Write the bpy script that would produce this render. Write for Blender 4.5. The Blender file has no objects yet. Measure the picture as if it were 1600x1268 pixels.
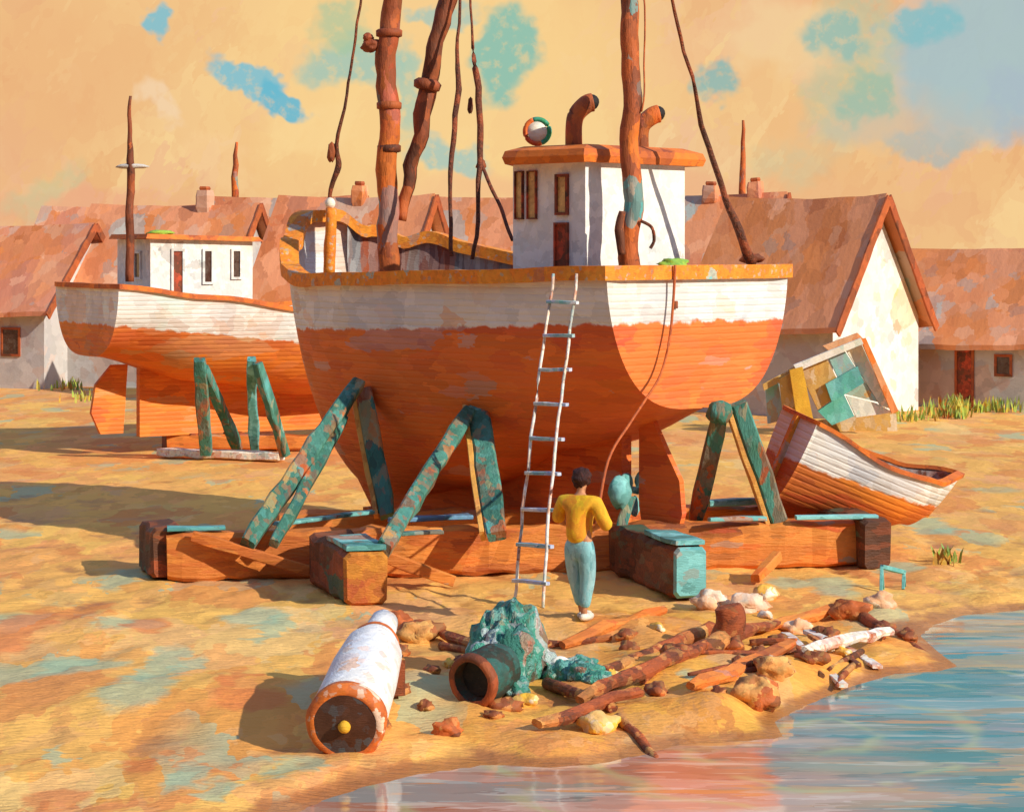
import bpy, math, random
import numpy as np
from mathutils import Vector, Matrix, noise as mnoise
random.seed(7)
R = math.radians
F, HOR, CH = 3400.0, 390.0, 4.33        # focal length in photo pixels, horizon row, eye height
sc = bpy.context.scene
col = sc.collection

def P(px, py, Y):
    return Vector(((px-800)/F*Y, Y, CH-(py-HOR)/F*Y))
def G(px, py):
    Y = F*CH/(py-HOR)
    return Vector(((px-800)/F*Y, Y, 0))
def nz(x, y, z=0.0):
    return mnoise.noise(Vector((x, y, z)))

# ------------------------------------------------------------------ mesh building
class MB:
    def __init__(s): s.v=[]; s.f=[]; s.m=[]; s.sm=[]
    def add(s, vs, fs, mi=0, smooth=False):
        o=len(s.v); s.v += [Vector(v) for v in vs]
        for f in fs:
            s.f.append([i+o for i in f]); s.m.append(mi); s.sm.append(smooth)
        return s
    def box(s, c, d, rz=0, mi=0, tilt=None):
        c=Vector(c); M=Matrix.Rotation(rz,3,'Z')
        if tilt is not None: M = M @ tilt
        vs=[c+M@Vector((x*d[0]/2,y*d[1]/2,z*d[2]/2)) for x in(-1,1) for y in(-1,1) for z in(-1,1)]
        return s.add(vs,[(0,1,3,2),(4,6,7,5),(0,4,5,1),(2,3,7,6),(0,2,6,4),(1,5,7,3)],mi)
    def beam(s, a, b, w, h, jit=.015, seg=None, up=(0,0,1), mi=0, ch=.12, roll=0):
        """a hewn timber from a to b, w wide, h high, with worn edges"""
        a=Vector(a); b=Vector(b); ax=(b-a); L=ax.length; ax.normalize()
        up=Vector(up)
        if abs(ax.dot(up))>.95: up=Vector((0,1,0))
        sx=ax.cross(up).normalized(); sz=sx.cross(ax).normalized()
        if roll:
            q=Matrix.Rotation(roll,3,ax); sx=q@sx; sz=q@sz
        seg=seg or max(2,int(L/.3)); c=ch*min(w,h)
        prof=[(-w/2+c,-h/2),(w/2-c,-h/2),(w/2,-h/2+c),(w/2,h/2-c),(w/2-c,h/2),(-w/2+c,h/2),(-w/2,h/2-c),(-w/2,-h/2+c)]
        vs=[];n=8
        for i in range(seg+1):
            e = c*.6 if i in (0,seg) else 0
            p=a+(b-a)*(i/seg)
            for (x,z) in prof:
                k=1-e/max(w,h)*2
                q=p+sx*x*k+sz*z*k
                q+=Vector((nz(q.x*3,q.y*3,q.z*3),nz(q.x*3+9,q.y*3,q.z*3),nz(q.x*3,q.y*3+7,q.z*3)))*jit*2
                vs.append(q)
        fs=[]
        for i in range(seg):
            for j in range(n):
                fs.append((i*n+j,i*n+(j+1)%n,(i+1)*n+(j+1)%n,(i+1)*n+j))
        fs.append(tuple(reversed(range(n)))); fs.append(tuple(range(seg*n,seg*n+n)))
        return s.add(vs,fs,mi)
    def tube(s, pts, r, n=8, wob=0, sub=1, mi=0, smooth=True, cap=True):
        pts=[Vector(p) for p in pts]
        if not isinstance(r,(list,tuple)): r=[r]*len(pts)
        if sub>1:
            P2=[];r2=[]
            for i in range(len(pts)-1):
                p0=pts[max(i-1,0)];p1=pts[i];p2=pts[i+1];p3=pts[min(i+2,len(pts)-1)]
                for k in range(sub):
                    t=k/sub
                    P2.append(.5*((2*p1)+(-p0+p2)*t+(2*p0-5*p1+4*p2-p3)*t*t+(-p0+3*p1-3*p2+p3)*t**3)); r2.append(r[i]*(1-t)+r[i+1]*t)
            P2.append(pts[-1]); r2.append(r[-1]); pts=P2; r=r2
        vs=[];fs=[]
        ref=Vector((0,0,1))
        for i,p in enumerate(pts):
            d=(pts[min(i+1,len(pts)-1)]-pts[max(i-1,0)]).normalized()
            if abs(d.dot(ref))>.93: u=d.cross(Vector((0,1,0))).normalized()
            else: u=d.cross(ref).normalized()
            w=u.cross(d)
            rr=r[i]
            q0=p.copy()
            if wob: q0+=Vector((nz(p.x*2,p.y,p.z*2.3),nz(p.x+5,p.y,p.z*2.3),0))*wob
            for j in range(n):
                a=2*math.pi*j/n
                k=rr*(1+ (.18*nz(p.x*4+j*3.1,p.y*4,p.z*4) if wob else 0))
                vs.append(q0+(u*math.cos(a)+w*math.sin(a))*k)
        m=len(pts)
        for i in range(m-1):
            for j in range(n):
                fs.append((i*n+j,i*n+(j+1)%n,(i+1)*n+(j+1)%n,(i+1)*n+j))
        s.add(vs,fs,mi,smooth)
        if cap:
            o=len(s.v)-len(vs)
            s.f.append(list(reversed(range(o,o+n)))); s.m.append(mi); s.sm.append(False)
            s.f.append(list(range(o+(m-1)*n,o+m*n))); s.m.append(mi); s.sm.append(False)
        return s
    def lathe(s, a, ax, prof, n=32, mi=0, jit=0, smooth=True):
        """prof: list of (distance along axis, radius[, material])"""
        a=Vector(a); ax=Vector(ax).normalized()
        ref=Vector((0,0,1)) if abs(ax.z)<.9 else Vector((0,1,0))
        u=ax.cross(ref).normalized(); w=u.cross(ax)
        vs=[]
        for pr in prof:
            for j in range(n):
                t=2*math.pi*j/n; rr=pr[1]
                if jit: rr*=1+jit*nz(math.cos(t)*2+pr[0],math.sin(t)*2,pr[0]*2)
                vs.append(a+ax*pr[0]+(u*math.cos(t)+w*math.sin(t))*rr)
        o=len(s.v); s.v+=vs
        for i in range(len(prof)-1):
            mm = prof[i][2] if len(prof[i])>2 else mi
            for j in range(n):
                s.f.append([o+i*n+j,o+i*n+(j+1)%n,o+(i+1)*n+(j+1)%n,o+(i+1)*n+j]); s.m.append(mm); s.sm.append(smooth)
        return s
    def blob(s, c, r, seed=0, amp=.3, n=14, fr=1.3, mi=0, smooth=True, rz=0, flat=None):
        c=Vector(c); vs=[];fs=[]; M=Matrix.Rotation(rz,3,'Z')
        for i in range(n+1):
            th=math.pi*i/n
            for j in range(2*n):
                ph=math.pi*j/n
                d=Vector((math.sin(th)*math.cos(ph),math.sin(th)*math.sin(ph),math.cos(th)))
                k=1+amp*nz(d.x*fr+seed*3.7,d.y*fr+seed,d.z*fr)+amp*.4*nz(d.x*fr*2.7+seed,d.y*fr*2.7,d.z*fr*2.7+seed)
                q=Vector((d.x*r[0]*k,d.y*r[1]*k,d.z*r[2]*k))
                vs.append(c+M@q)
        for i in range(n):
            for j in range(2*n):
                fs.append((i*2*n+j,(i+1)*2*n+j,(i+1)*2*n+(j+1)%(2*n),i*2*n+(j+1)%(2*n)))
        return s.add(vs,fs,mi,smooth)
    def prism(s, poly, off, mi=0):
        """poly: 3D points; off: extrusion vector"""
        n=len(poly); off=Vector(off); vs=[Vector(p) for p in poly]+[Vector(p)+off for p in poly]
        fs=[tuple(range(n)),tuple(reversed(range(n,2*n)))]+[(i,i+n,(i+1)%n+n,(i+1)%n) for i in range(n)]
        return s.add(vs,fs,mi)
    def build(s, name, mats, parent=None, local=False):
        me=bpy.data.meshes.new(name)
        vs=s.v
        if parent is not None and not local:
            mw=parent.matrix_basis.copy(); pp=parent.parent
            while pp is not None: mw=pp.matrix_basis@mw; pp=pp.parent
            inv=mw.inverted(); vs=[inv@v for v in vs]
        me.from_pydata([tuple(v) for v in vs],[],s.f)
        if not isinstance(mats,(list,tuple)): mats=[mats]
        for m in mats: me.materials.append(m)
        me.polygons.foreach_set('material_index',s.m); me.polygons.foreach_set('use_smooth',s.sm)
        me.update()
        import bmesh
        bm=bmesh.new(); bm.from_mesh(me); bmesh.ops.remove_doubles(bm,verts=bm.verts,dist=1e-5); bmesh.ops.recalc_face_normals(bm,faces=bm.faces); bm.to_mesh(me); bm.free()
        o=bpy.data.objects.new(name,me); col.objects.link(o)
        if parent is not None: o.parent=parent
        return o

def tag(o,label=None,cat=None,group=None,kind=None):
    if label: o['label']=label
    if cat: o['category']=cat
    if group: o['group']=group
    if kind: o['kind']=kind
    return o
def thing(name,loc,label,cat,group=None,rz=0):
    o=bpy.data.objects.new(name,None); col.objects.link(o)
    o.matrix_basis = Matrix.Translation(Vector(loc)) @ Matrix.Rotation(rz,4,'Z')
    o.empty_display_size=.3
    return tag(o,label,cat,group)

# ------------------------------------------------------------------ materials
def srgb(r,g,b):
    f=lambda c: c/12.92 if c<=.04045 else ((c+.055)/1.055)**2.4
    return (f(r/255),f(g/255),f(b/255),1)
class NT:
    def __init__(s,nt): s.nt=nt
    def n(s,t,**k):
        x=s.nt.nodes.new(t)
        for a,b in k.items(): setattr(x,a,b)
        return x
    def l(s,a,b): s.nt.links.new(a,b)
    def math(s,op,a,b=None,c=None,clamp=False):
        x=s.n('ShaderNodeMath',operation=op,use_clamp=clamp)
        for i,v in enumerate((a,b,c)):
            if v is None: continue
            if isinstance(v,(int,float)): x.inputs[i].default_value=v
            else: s.l(v,x.inputs[i])
        return x.outputs[0]
    def vmath(s,op,a,b=None,sc=None):
        x=s.n('ShaderNodeVectorMath',operation=op)
        for i,v in enumerate((a,b)):
            if v is None: continue
            if isinstance(v,(tuple,list)): x.inputs[i].default_value=v
            else: s.l(v,x.inputs[i])
        if sc is not None: x.inputs['Scale'].default_value=sc
        return x.outputs[0] if op not in('LENGTH','DOT_PRODUCT','DISTANCE') else x.outputs['Value']
    def mix(s,f,a,b,bt='MIX'):
        x=s.n('ShaderNodeMix',data_type='RGBA',blend_type=bt)
        for k,v in ((0,f),(6,a),(7,b)):
            if isinstance(v,(int,float)): x.inputs[k].default_value=v
            elif isinstance(v,(tuple,list)): x.inputs[k].default_value=tuple(v)[:3]+(1,)
            else: s.l(v,x.inputs[k])
        return x.outputs[2]
    def noise(s,v,scale,detail=3,rough=.55,out=0):
        x=s.n('ShaderNodeTexNoise'); x.inputs['Scale'].default_value=scale; x.inputs['Detail'].default_value=detail; x.inputs['Roughness'].default_value=rough
        s.l(v,x.inputs['Vector']); return x.outputs[out]
    def smooth(s,v,a,b):
        x=s.n('ShaderNodeMapRange',interpolation_type='SMOOTHSTEP'); s.l(v,x.inputs[0])
        x.inputs[1].default_value=a; x.inputs[2].default_value=b; return x.outputs[0]
    def dabs(s,vec,cols,scale,st=(1,1,1),warp=.35,wfreq=2.0,seed=0.0):
        """overlapping dabs of paint: each cell of a warped, stretched pattern picks its own pigment"""
        m=s.n('ShaderNodeMapping'); m.inputs['Scale'].default_value=st; m.inputs['Location'].default_value=(seed,seed*.7,seed*1.3); s.l(vec,m.inputs[0])
        w=s.noise(m.outputs[0],scale*wfreq,3,.6,out=1)
        w=s.vmath('SCALE',s.vmath('SUBTRACT',w,(.5,.5,.5)),sc=warp*2/scale)
        v=s.vmath('ADD',m.outputs[0],w)
        vo=s.n('ShaderNodeTexVoronoi'); vo.inputs['Scale'].default_value=scale; s.l(v,vo.inputs['Vector'])
        sp=s.n('ShaderNodeSeparateColor'); s.l(vo.outputs['Color'],sp.inputs[0])
        rp=s.n('ShaderNodeValToRGB'); s.l(sp.outputs[0],rp.inputs[0])
        tot=sum(c[0] for c in cols); el=rp.color_ramp.elements; acc=0
        for i,(wt,c) in enumerate(cols):
            p=acc/tot+ (wt/tot)*.5; acc+=wt
            e=el[i] if i<2 else el.new(p)
            e.position=min(max(p,0),1); e.color=tuple(c)[:3]+(1,)
        return rp.outputs[0], sp.outputs[1]
    def pigment(s,vec,cols,scale=1.5,st=(1,1,1),fine=4.0,seed=0.0,warp=.35):
        a,_=s.dabs(vec,cols,scale,st,warp,seed=seed)
        b,r=s.dabs(vec,cols,scale*fine,st,warp*1.2,seed=seed+3.3)
        c=s.mix(.38,a,b)
        lum=s.math('MULTIPLY_ADD',r,.22,.89)
        k=s.n('ShaderNodeCombineXYZ'); [s.l(lum,k.inputs[i]) for i in range(3)]
        return s.mix(1.0,c,k.outputs[0],'MULTIPLY')
    def bristle(s,vec,st,scale,strength,dist=.03,extra=None):
        m=s.n('ShaderNodeMapping'); m.inputs['Scale'].default_value=st; s.l(vec,m.inputs[0])
        a=s.noise(m.outputs[0],scale,4,.6)
        b=s.noise(vec,scale*.25,2,.5)
        h=s.math('ADD',a,s.math('MULTIPLY',b,1.2))
        if extra is not None: h=s.math('ADD',h,extra)
        bp=s.n('ShaderNodeBump'); bp.inputs['Strength'].default_value=strength; bp.inputs['Distance'].default_value=dist
        s.l(h,bp.inputs['Height']); return bp.outputs[0]
def newmat(name):
    m=bpy.data.materials.new(name); m.use_nodes=True; nt=m.node_tree
    pb=nt.nodes['Principled BSDF']; return m,NT(nt),pb
def paint(name,cols,scale=1.5,st=(1,1,1),rough=.65,bump=.35,bsc=14,bst=(1,1,6),fine=4.,seed=0.,spec=.3,warp=.35,dist=.03):
    m,t,pb=newmat(name)
    tc=t.n('ShaderNodeTexCoord'); v=tc.outputs['Object']
    t.l(t.pigment(v,cols,scale,st,fine,seed,warp),pb.inputs['Base Color'])
    pb.inputs['Roughness'].default_value=rough; pb.inputs['Specular IOR Level'].default_value=spec
    t.l(t.bristle(v,bst,bsc,bump,dist),pb.inputs['Normal'])
    return m

C = dict(
 orange=(.80,.20,.022),dorange=(.55,.13,.03),rust=(.38,.085,.028),brown=(.16,.05,.022),dbrown=(.07,.025,.014),
 yellow=(.85,.48,.05),sand=(.80,.42,.12),peach=(.82,.42,.20),salmon=(.70,.27,.14),teal=(.10,.36,.34),lteal=(.25,.60,.58),
 dteal=(.03,.13,.11),green=(.05,.16,.10),white=(.80,.78,.73),cream=(.84,.76,.58),grey=(.42,.40,.38),blue=(.16,.34,.52),red=(.68,.09,.03),lime=(.38,.55,.06))
M={}
M['mast']=paint('mast_wood',[(2,C['dorange']),(2,C['rust']),(2,C['brown']),(1,C['orange']),(.6,C['red']),(.25,C['teal'])],2.2,(1,1,.6),bump=.6,bsc=9,bst=(3,3,.6))
M['darkmast']=paint('dark_spar_wood',[(2,C['brown']),(2,C['rust']),(1,C['dbrown']),(.6,C['dorange'])],2.2,(1,1,.6),bump=.6,bsc=9,bst=(3,3,.6))
M['rope']=paint('tarred_rope',[(2,C['brown']),(2,C['dbrown']),(1,C['rust'])],6,bump=.8,bsc=40,bst=(1,1,1))
M['faintrope']=paint('rust_rope',[(2,C['dorange']),(1,C['rust'])],6)  # plain rust-orange rope colour
M['rail']=paint('orange_rail_paint',[(5,(.84,.24,.02)),(1.5,(.87,.34,.03)),(1.4,C['dorange']),(.15,C['lteal'])],5,bump=.5)
M['roofcap']=paint('cabin_roof_paint',[(4,C['orange']),(2,C['dorange']),(1,C['rust'])],2.0)
M['cabin']=paint('cabin_white_paint',[(8,C['white']),(2,(.86,.80,.68)),(.5,(.70,.78,.76)),(.35,C['grey'])],2.0,bump=.5,bst=(1,1,.5))
M['inner']=paint('bulwark_inner_paint',[(3,C['white']),(2,C['grey']),(2,(.20,.19,.19)),(1.2,C['brown']),(.6,C['dorange'])],1.5,(1,1,.3),bump=.4)
M['innershade']=paint('bulwark_shaded_boards',[(3,(.16,.16,.17)),(2,C['grey']),(2,C['brown']),(1.3,C['rust']),(.6,(.05,.07,.10))],2.2,(1.6,1,.25),bump=.5)  # shade on the far side's lining put into the board colour
M['inner']=paint('bulwark_white_boards',[(6,C['white']),(1.5,C['grey']),(.6,(.6,.52,.44))],1.5,(1,1,.3),bump=.4)
M['deck']=paint('deck_boards',[(3,C['brown']),(2,C['grey']),(1,C['rust'])],2,(4,.5,1))
M['glass']=paint('window_glass',[(2,C['dbrown']),(1,(.12,.08,.06))],5,rough=.15,spec=.6,bump=.1)
M['amber']=paint('amber_window_glass',[(3,(.75,.45,.14)),(1,(.5,.25,.07))],6,rough=.2,spec=.6,bump=.1)
M['door']=paint('dark_door_paint',[(2,C['brown']),(1,C['red']),(1,C['dbrown'])],3)
M['black']=paint('black_mouth',[(2,(.012,.012,.012)),(1,(.03,.02,.015))],4)
M['timber']=paint('old_orange_timber',[(4,(.66,.20,.035)),(3,(.74,.27,.05)),(2,C['dorange']),(1.1,C['brown']),(1.2,C['orange']),(.3,C['red']),(.2,C['teal'])],1.3,(.55,1,2.2),bump=.8,bsc=8,bst=(.5,3,5))
M['darktimber']=paint('shade_dark_timber',[(4,(.10,.04,.02)),(3,(.18,.06,.02)),(1,C['rust']),(.6,C['dgreen'] if 'dgreen' in C else C['green'])],1.6,(.6,.6,1.6),bump=.9,bsc=8,bst=(.5,3,5))  # shade of the cross timbers' left sides put into the wood colour
M['timberend']=paint('sawn_timber_end',[(3,(.62,.24,.03)),(2,C['dorange']),(1,C['rust'])],2.5,bump=.8)
M['tealtop']=paint('teal_beam_paint',[(4,C['lteal']),(3,C['teal']),(1,C['dteal']),(.7,C['dorange'])],2.2,(.5,1,1),bump=.5)
M['prop']=paint('green_prop_wood',[(3,(.08,.27,.22)),(3,C['green']),(2,C['dteal']),(1.2,C['rust']),(.9,C['dorange']),(.4,(.5,.35,.12)),(.7,C['teal'])],3.4,(1,1,.35),bump=.8,bsc=9,bst=(3,3,.6))
M['propochre']=paint('ochre_prop_edge',[(3,(.78,.40,.08)),(2,C['sand']),(1,C['dorange'])],2.6,(1,1,.5),bump=.6)
M['blue']=paint('blue_grey_paint',[(2,C['blue']),(2,(.10,.16,.24)),(1,C['teal'])],3)
M['whiterope']=paint('chalky_ladder_wood',[(3,C['white']),(2,C['cream']),(1.4,C['salmon']),(.8,C['teal']),(.6,C['rust'])],5,(1,1,.8))
M['step']=paint('ladder_step_paint',[(2,(.35,.42,.62)),(2,C['white']),(1,C['teal'])],4)
M['red']=paint('red_ring_paint',[(3,C['red']),(1,C['orange'])],5)
M['gring']=paint('green_ring_paint',[(3,(.03,.30,.10)),(1,C['teal'])],5)
M['white']=paint('white_paint',[(5,C['white']),(1,C['cream'])],4)
M['limerag']=paint('lime_rag_cloth',[(3,C['lime']),(1,(.1,.35,.08))],8)
M['teal']=paint('teal_paint',[(3,C['teal']),(2,C['lteal']),(1,C['dteal'])],4)
M['skin']=paint('tanned_skin',[(3,(.55,.25,.12)),(1,(.45,.18,.08))],9,bump=.1)
M['hair']=paint('dark_brown_hair',[(3,(.035,.012,.01)),(1,(.08,.02,.015))],14,bump=.8,bsc=60,bst=(1,1,.4))
M['shirt']=paint('yellow_orange_cotton',[(4,(.85,.42,.02)),(2,(.88,.55,.02)),(2.4,(.80,.26,.02))],6,(1,1,.5),bump=.5,bsc=30)
M['trousers']=paint('pale_teal_denim',[(3,(.25,.56,.58)),(2,(.40,.66,.66)),(1,(.10,.30,.33))],7,(1,1,.4),bump=.5,bsc=30)
M['shoe']=paint('pale_canvas_shoe',[(2,C['cream']),(1,C['grey'])],12)
M['roofs']=[paint('weathered_roof_tiles_%d'%i,[(4,(.78,.32,.15)),(3,c2),(2,(.74,.24,.06)),(1.,(.50,.14,.05)),(.3,(.30,.42,.40)),(1.4,(.84,.45,.26))],.8,(1,1,.45),bump=.5,bsc=3,bst=(2.5,1,2),seed=i*1.7,fine=3.) for i,c2 in enumerate([(.62,.22,.10),(.66,.19,.07),(.70,.26,.09),(.55,.17,.09),(.60,.22,.13)])]
M['housegrey']=paint('grey_house_render',[(4,(.55,.52,.49)),(2,(.62,.57,.52)),(1,(.46,.44,.46)),(.5,(.58,.38,.28))],.8,bump=.5)
M['housewhite']=paint('white_house_render',[(8,C['white']),(2,(.86,.80,.70)),(.5,C['grey']),(.35,(.85,.55,.25))],.9,bump=.6,bst=(1,1,.5))
M['trimbrown']=paint('brown_verge_board',[(3,C['rust']),(2,C['dorange']),(1,C['brown'])],1.5)
M['planks']=[paint('crate_board_%d'%i,c,1.6,(1,1,.6),bump=.6,seed=i) for i,c in enumerate([
  [(3,(.62,.38,.10)),(2,(.5,.25,.06)),(1,C['cream'])],[(3,C['teal']),(2,C['lteal']),(1,(.1,.45,.33))],[(3,(.72,.40,.03)),(1,(.6,.28,.02))],[(3,C['white']),(1,C['cream']),(1,C['lteal'])],[(3,C['orange']),(1,C['peach'])],[(3,(.35,.42,.45)),(2,C['lteal']),(1,(.5,.3,.1))]])]
M['net']=paint('green_fishing_net',[(3,(.10,.42,.30)),(2,(.05,.25,.17)),(2,C['lteal']),(1.2,C['white']),(.7,C['dorange']),(.8,C['dteal'])],4.5,(1,1,.6),bump=1.,bsc=40,bst=(1,1,1),dist=.05)
M['darkgreen']=paint('dark_green_barrel',[(3,(.02,.045,.03)),(3,C['dbrown']),(.6,C['dteal'])],5)
M['log']=paint('driftwood_bark',[(3,C['brown']),(3,C['rust']),(2,C['dorange']),(.7,C['sand']),(.4,C['dbrown'])],2.6,(1,1,1),bump=1.,bsc=12)
M['palewood']=paint('bleached_plank',[(4,C['cream']),(2,C['white']),(2,C['salmon']),(1,C['rust']),(.4,C['lteal'])],5)
M['stones']=[paint('stone_%d'%i,c,3,bump=.7,bsc=10,bst=(1,1,1),seed=i) for i,c in enumerate([
  [(3,C['peach']),(2,C['cream']),(1,C['salmon'])],[(3,C['yellow']),(2,C['sand']),(1,C['cream'])],[(3,C['dorange']),(2,C['brown']),(1,C['sand'])]])]
M['grass']=paint('mixed_grass',[(3,(.36,.46,.06)),(2,(.20,.35,.10)),(1,(.7,.5,.05)),(1,(.6,.14,.03))],2.5)  # green, yellow and rusty blades mixed
M['buoywhite']=paint('white_tank_paint',[(7,C['white']),(1.5,(.75,.78,.82)),(1,C['peach'])],3.0,(1,1,1),bump=.5)
M['buoyrust']=paint('rust_ring_paint',[(3,C['dorange']),(2,C['orange']),(1,C['rust']),(.5,C['cream'])],5)
M['buoydark']=paint('tank_dark_face',[(3,(.09,.035,.02)),(1,C['dbrown']),(1.3,(.10,.17,.20))],3.5,rough=.4)

def hullmat(name,top,bot,line0,slope,axis=0,tsc=1.3,bsc=1.0):
    m,t,pb=newmat(name)
    tc=t.n('ShaderNodeTexCoord'); v=tc.outputs['Object']
    a=t.pigment(v,top,tsc,(.7,.7,1),3.5)
    b=t.pigment(v,bot,bsc,(.5,.5,1.6),4.,seed=4)
    sp=t.n('ShaderNodeSeparateXYZ'); t.l(v,sp.inputs[0])
    w=t.math('MULTIPLY_ADD',t.noise(v,3.5,4,.6),.22,-.11)
    z=t.math('ADD',t.math('MULTIPLY_ADD',sp.outputs[0],slope,sp.outputs[2]),w)
    f=t.smooth(z,line0-.02,line0+.02)
    # plank seams running along the hull
    seam=t.math('SINE',t.math('MULTIPLY',sp.outputs[2],34.0))
    seam=t.math('POWER',t.math('ABSOLUTE',seam),8.0)
    t.l(t.mix(f,b,a),pb.inputs['Base Color']); pb.inputs['Roughness'].default_value=.6; pb.inputs['Specular IOR Level'].default_value=.3
    t.l(t.bristle(v,(.5,.5,4),9,.45,.03,extra=t.math('MULTIPLY',seam,-.55)),pb.inputs['Normal'])
    return m
TOP=[(8,(.74,.73,.70)),(2.0,(.74,.68,.58)),(2.2,(.56,.60,.64)),(.45,(.75,.42,.22))]
BOT=[(6,(.78,.175,.034)),(2,(.80,.22,.04)),(2.4,(.66,.12,.045)),(.9,(.64,.08,.03)),(.4,(.35,.45,.45))]
M['hull']=hullmat('big_hull_paint',TOP,BOT,3.36,-(-.035))
M['hull2']=hullmat('left_hull_paint',TOP+[(.6,(.65,.80,.74))],[(4,(.82,.24,.03)),(2,C['dorange']),(1.4,(.74,.14,.03)),(.5,(.5,.38,.2))],2.78,.10)
M['hull3']=hullmat('dory_paint',TOP,[(4,(.80,.24,.03)),(2,C['dorange']),(1,C['red'])],-.58,-.07)

# ------------------------------------------------------------------ sky / light
SUN_AZ=Vector((.81,-.585,0)).normalized(); SUN_EL=R(28)
w=bpy.data.worlds.new('World'); sc.world=w; w.use_nodes=True
t=NT(w.node_tree); bg=w.node_tree.nodes['Background']; out=w.node_tree.nodes['World Output']
tc=t.n('ShaderNodeTexCoord'); dv=tc.outputs['Generated']
sp=t.n('ShaderNodeSeparateXYZ'); t.l(dv,sp.inputs[0])
yy=t.math('MAXIMUM',sp.outputs[1],.15)
cx=t.math('DIVIDE',sp.outputs[0],yy); cz=t.math('DIVIDE',sp.outputs[2],yy)
cb=t.n('ShaderNodeCombineXYZ'); t.l(cx,cb.inputs[0]); t.l(cz,cb.inputs[1])
q=t.vmath('SCALE',cb.outputs[0],sc=34.0)                       # 1 unit = 100 photo pixels
wv=t.vmath('SCALE',t.vmath('SUBTRACT',t.noise(q,1.3,3,.6,out=1),(.5,.5,.5)),sc=1.15)
qw=t.vmath('ADD',q,wv)
base,_=t.dabs(q,[(3,srgb(240,192,136)),(3,srgb(238,184,124)),(2,srgb(247,206,140)),(2,srgb(232,172,118)),(1,srgb(240,196,158))],.9,(1,1,1),.9,wfreq=1.2)
base2,_=t.dabs(q,[(3,srgb(240,190,132)),(2,srgb(246,206,146)),(2,srgb(234,176,124))],3.0,(1,.5,1),.8,seed=5)
sky=t.mix(.35,base,base2)
mr_=t.n('ShaderNodeMapping'); mr_.inputs['Rotation'].default_value=(0,0,R(38)); t.l(q,mr_.inputs[0])
base3,_=t.dabs(mr_.outputs[0],[(3,srgb(240,192,136)),(1.5,srgb(252,224,164)),(1.5,srgb(228,164,114)),(1,srgb(240,186,156))],1.5,(1,.4,1),.8,seed=9)
sky=t.mix(.34,sky,base3)
BRK=t.math('MULTIPLY_ADD',t.smooth(t.noise(mr_.outputs[0],5.0,3,.6),.30,.52),.45,.55)
def patch(cx_,cy_,rx,ry,cl,amt=1.0,hard=.25,rot=0):
    hard*=1.0 if rx<100 else 1
    global sky
    m=t.n('ShaderNodeMapping',vector_type='TEXTURE'); m.inputs['Location'].default_value=((cx_-800)/100,(HOR-cy_)/100,0)
    m.inputs['Scale'].default_value=(rx/100,ry/100,1); m.inputs['Rotation'].default_value=(0,0,R(rot)); t.l(qw,m.inputs[0])
    d=t.vmath('LENGTH',m.outputs[0]); f=t.smooth(d,1+hard,1-hard); f=t.math('MULTIPLY',f,BRK) if rx<100 else f
    sky=t.mix(t.math('MULTIPLY',f,amt),sky,cl)
patch(700,130,330,210,srgb(250,212,144),.8,.5)
patch(60,120,150,160,srgb(236,180,126),.6,.6)
patch(1250,330,250,60,srgb(238,186,134),.5,.6)
patch(1330,90,75,130,srgb(190,196,160),.7,.3,-8)
patch(1530,90,140,130,srgb(158,194,202),.85,.3)
patch(1450,225,70,26,srgb(150,184,186),.6,.3)
patch(1580,170,50,60,srgb(170,186,198),.6,.3)
patch(120,330,160,28,srgb(238,168,130),.5,.5)
patch(900,300,300,30,srgb(240,176,136),.4,.5)
patch(330,250,60,40,srgb(248,206,150),.5,.3)
patch(480,200,70,40,srgb(250,214,150),.6,.3)
patch(1420,190,120,45,srgb(196,190,176),.5,.5)
patch(1240,60,110,60,srgb(243,208,156),.8,.4)
patch(1440,30,60,40,srgb(130,190,196),.8,.3)
patch(240,34,24,26,srgb(124,192,206),.9,.25)
patch(390,115,66,26,srgb(122,192,208),.9,.2,-10)
patch(440,150,50,26,srgb(108,186,206),.95,.2,-38)
patch(560,95,80,40,srgb(150,196,184),.8,.3)
patch(530,50,40,28,srgb(168,198,160),.7,.4)
patch(640,140,22,70,srgb(160,200,182),.7,.3)
patch(790,80,48,72,srgb(132,192,176),.9,.25,-15)
patch(700,245,60,30,srgb(158,198,190),.8,.25,-25)
patch(690,20,55,20,srgb(146,196,190),.7,.3)
patch(1125,125,32,30,srgb(134,184,180),.85,.3)
patch(1310,60,50,45,srgb(126,186,180),.75,.3)
patch(1350,150,36,40,srgb(150,190,170),.7,.3)
patch(1230,250,60,35,srgb(206,196,156),.5,.5)
patch(70,300,70,22,srgb(204,196,150),.6,.4,30)
patch(250,160,45,18,srgb(245,214,176),.7,.4,-50)
# higher up: broken cloud, then clear blue sky
up=t.n('ShaderNodeTexNoise'); up.inputs['Scale'].default_value=5; up.inputs['Detail'].default_value=4; t.l(dv,up.inputs['Vector'])
zz=t.math('ADD',sp.outputs[2],t.math('MULTIPLY_ADD',up.outputs[0],.16,-.08))
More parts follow.
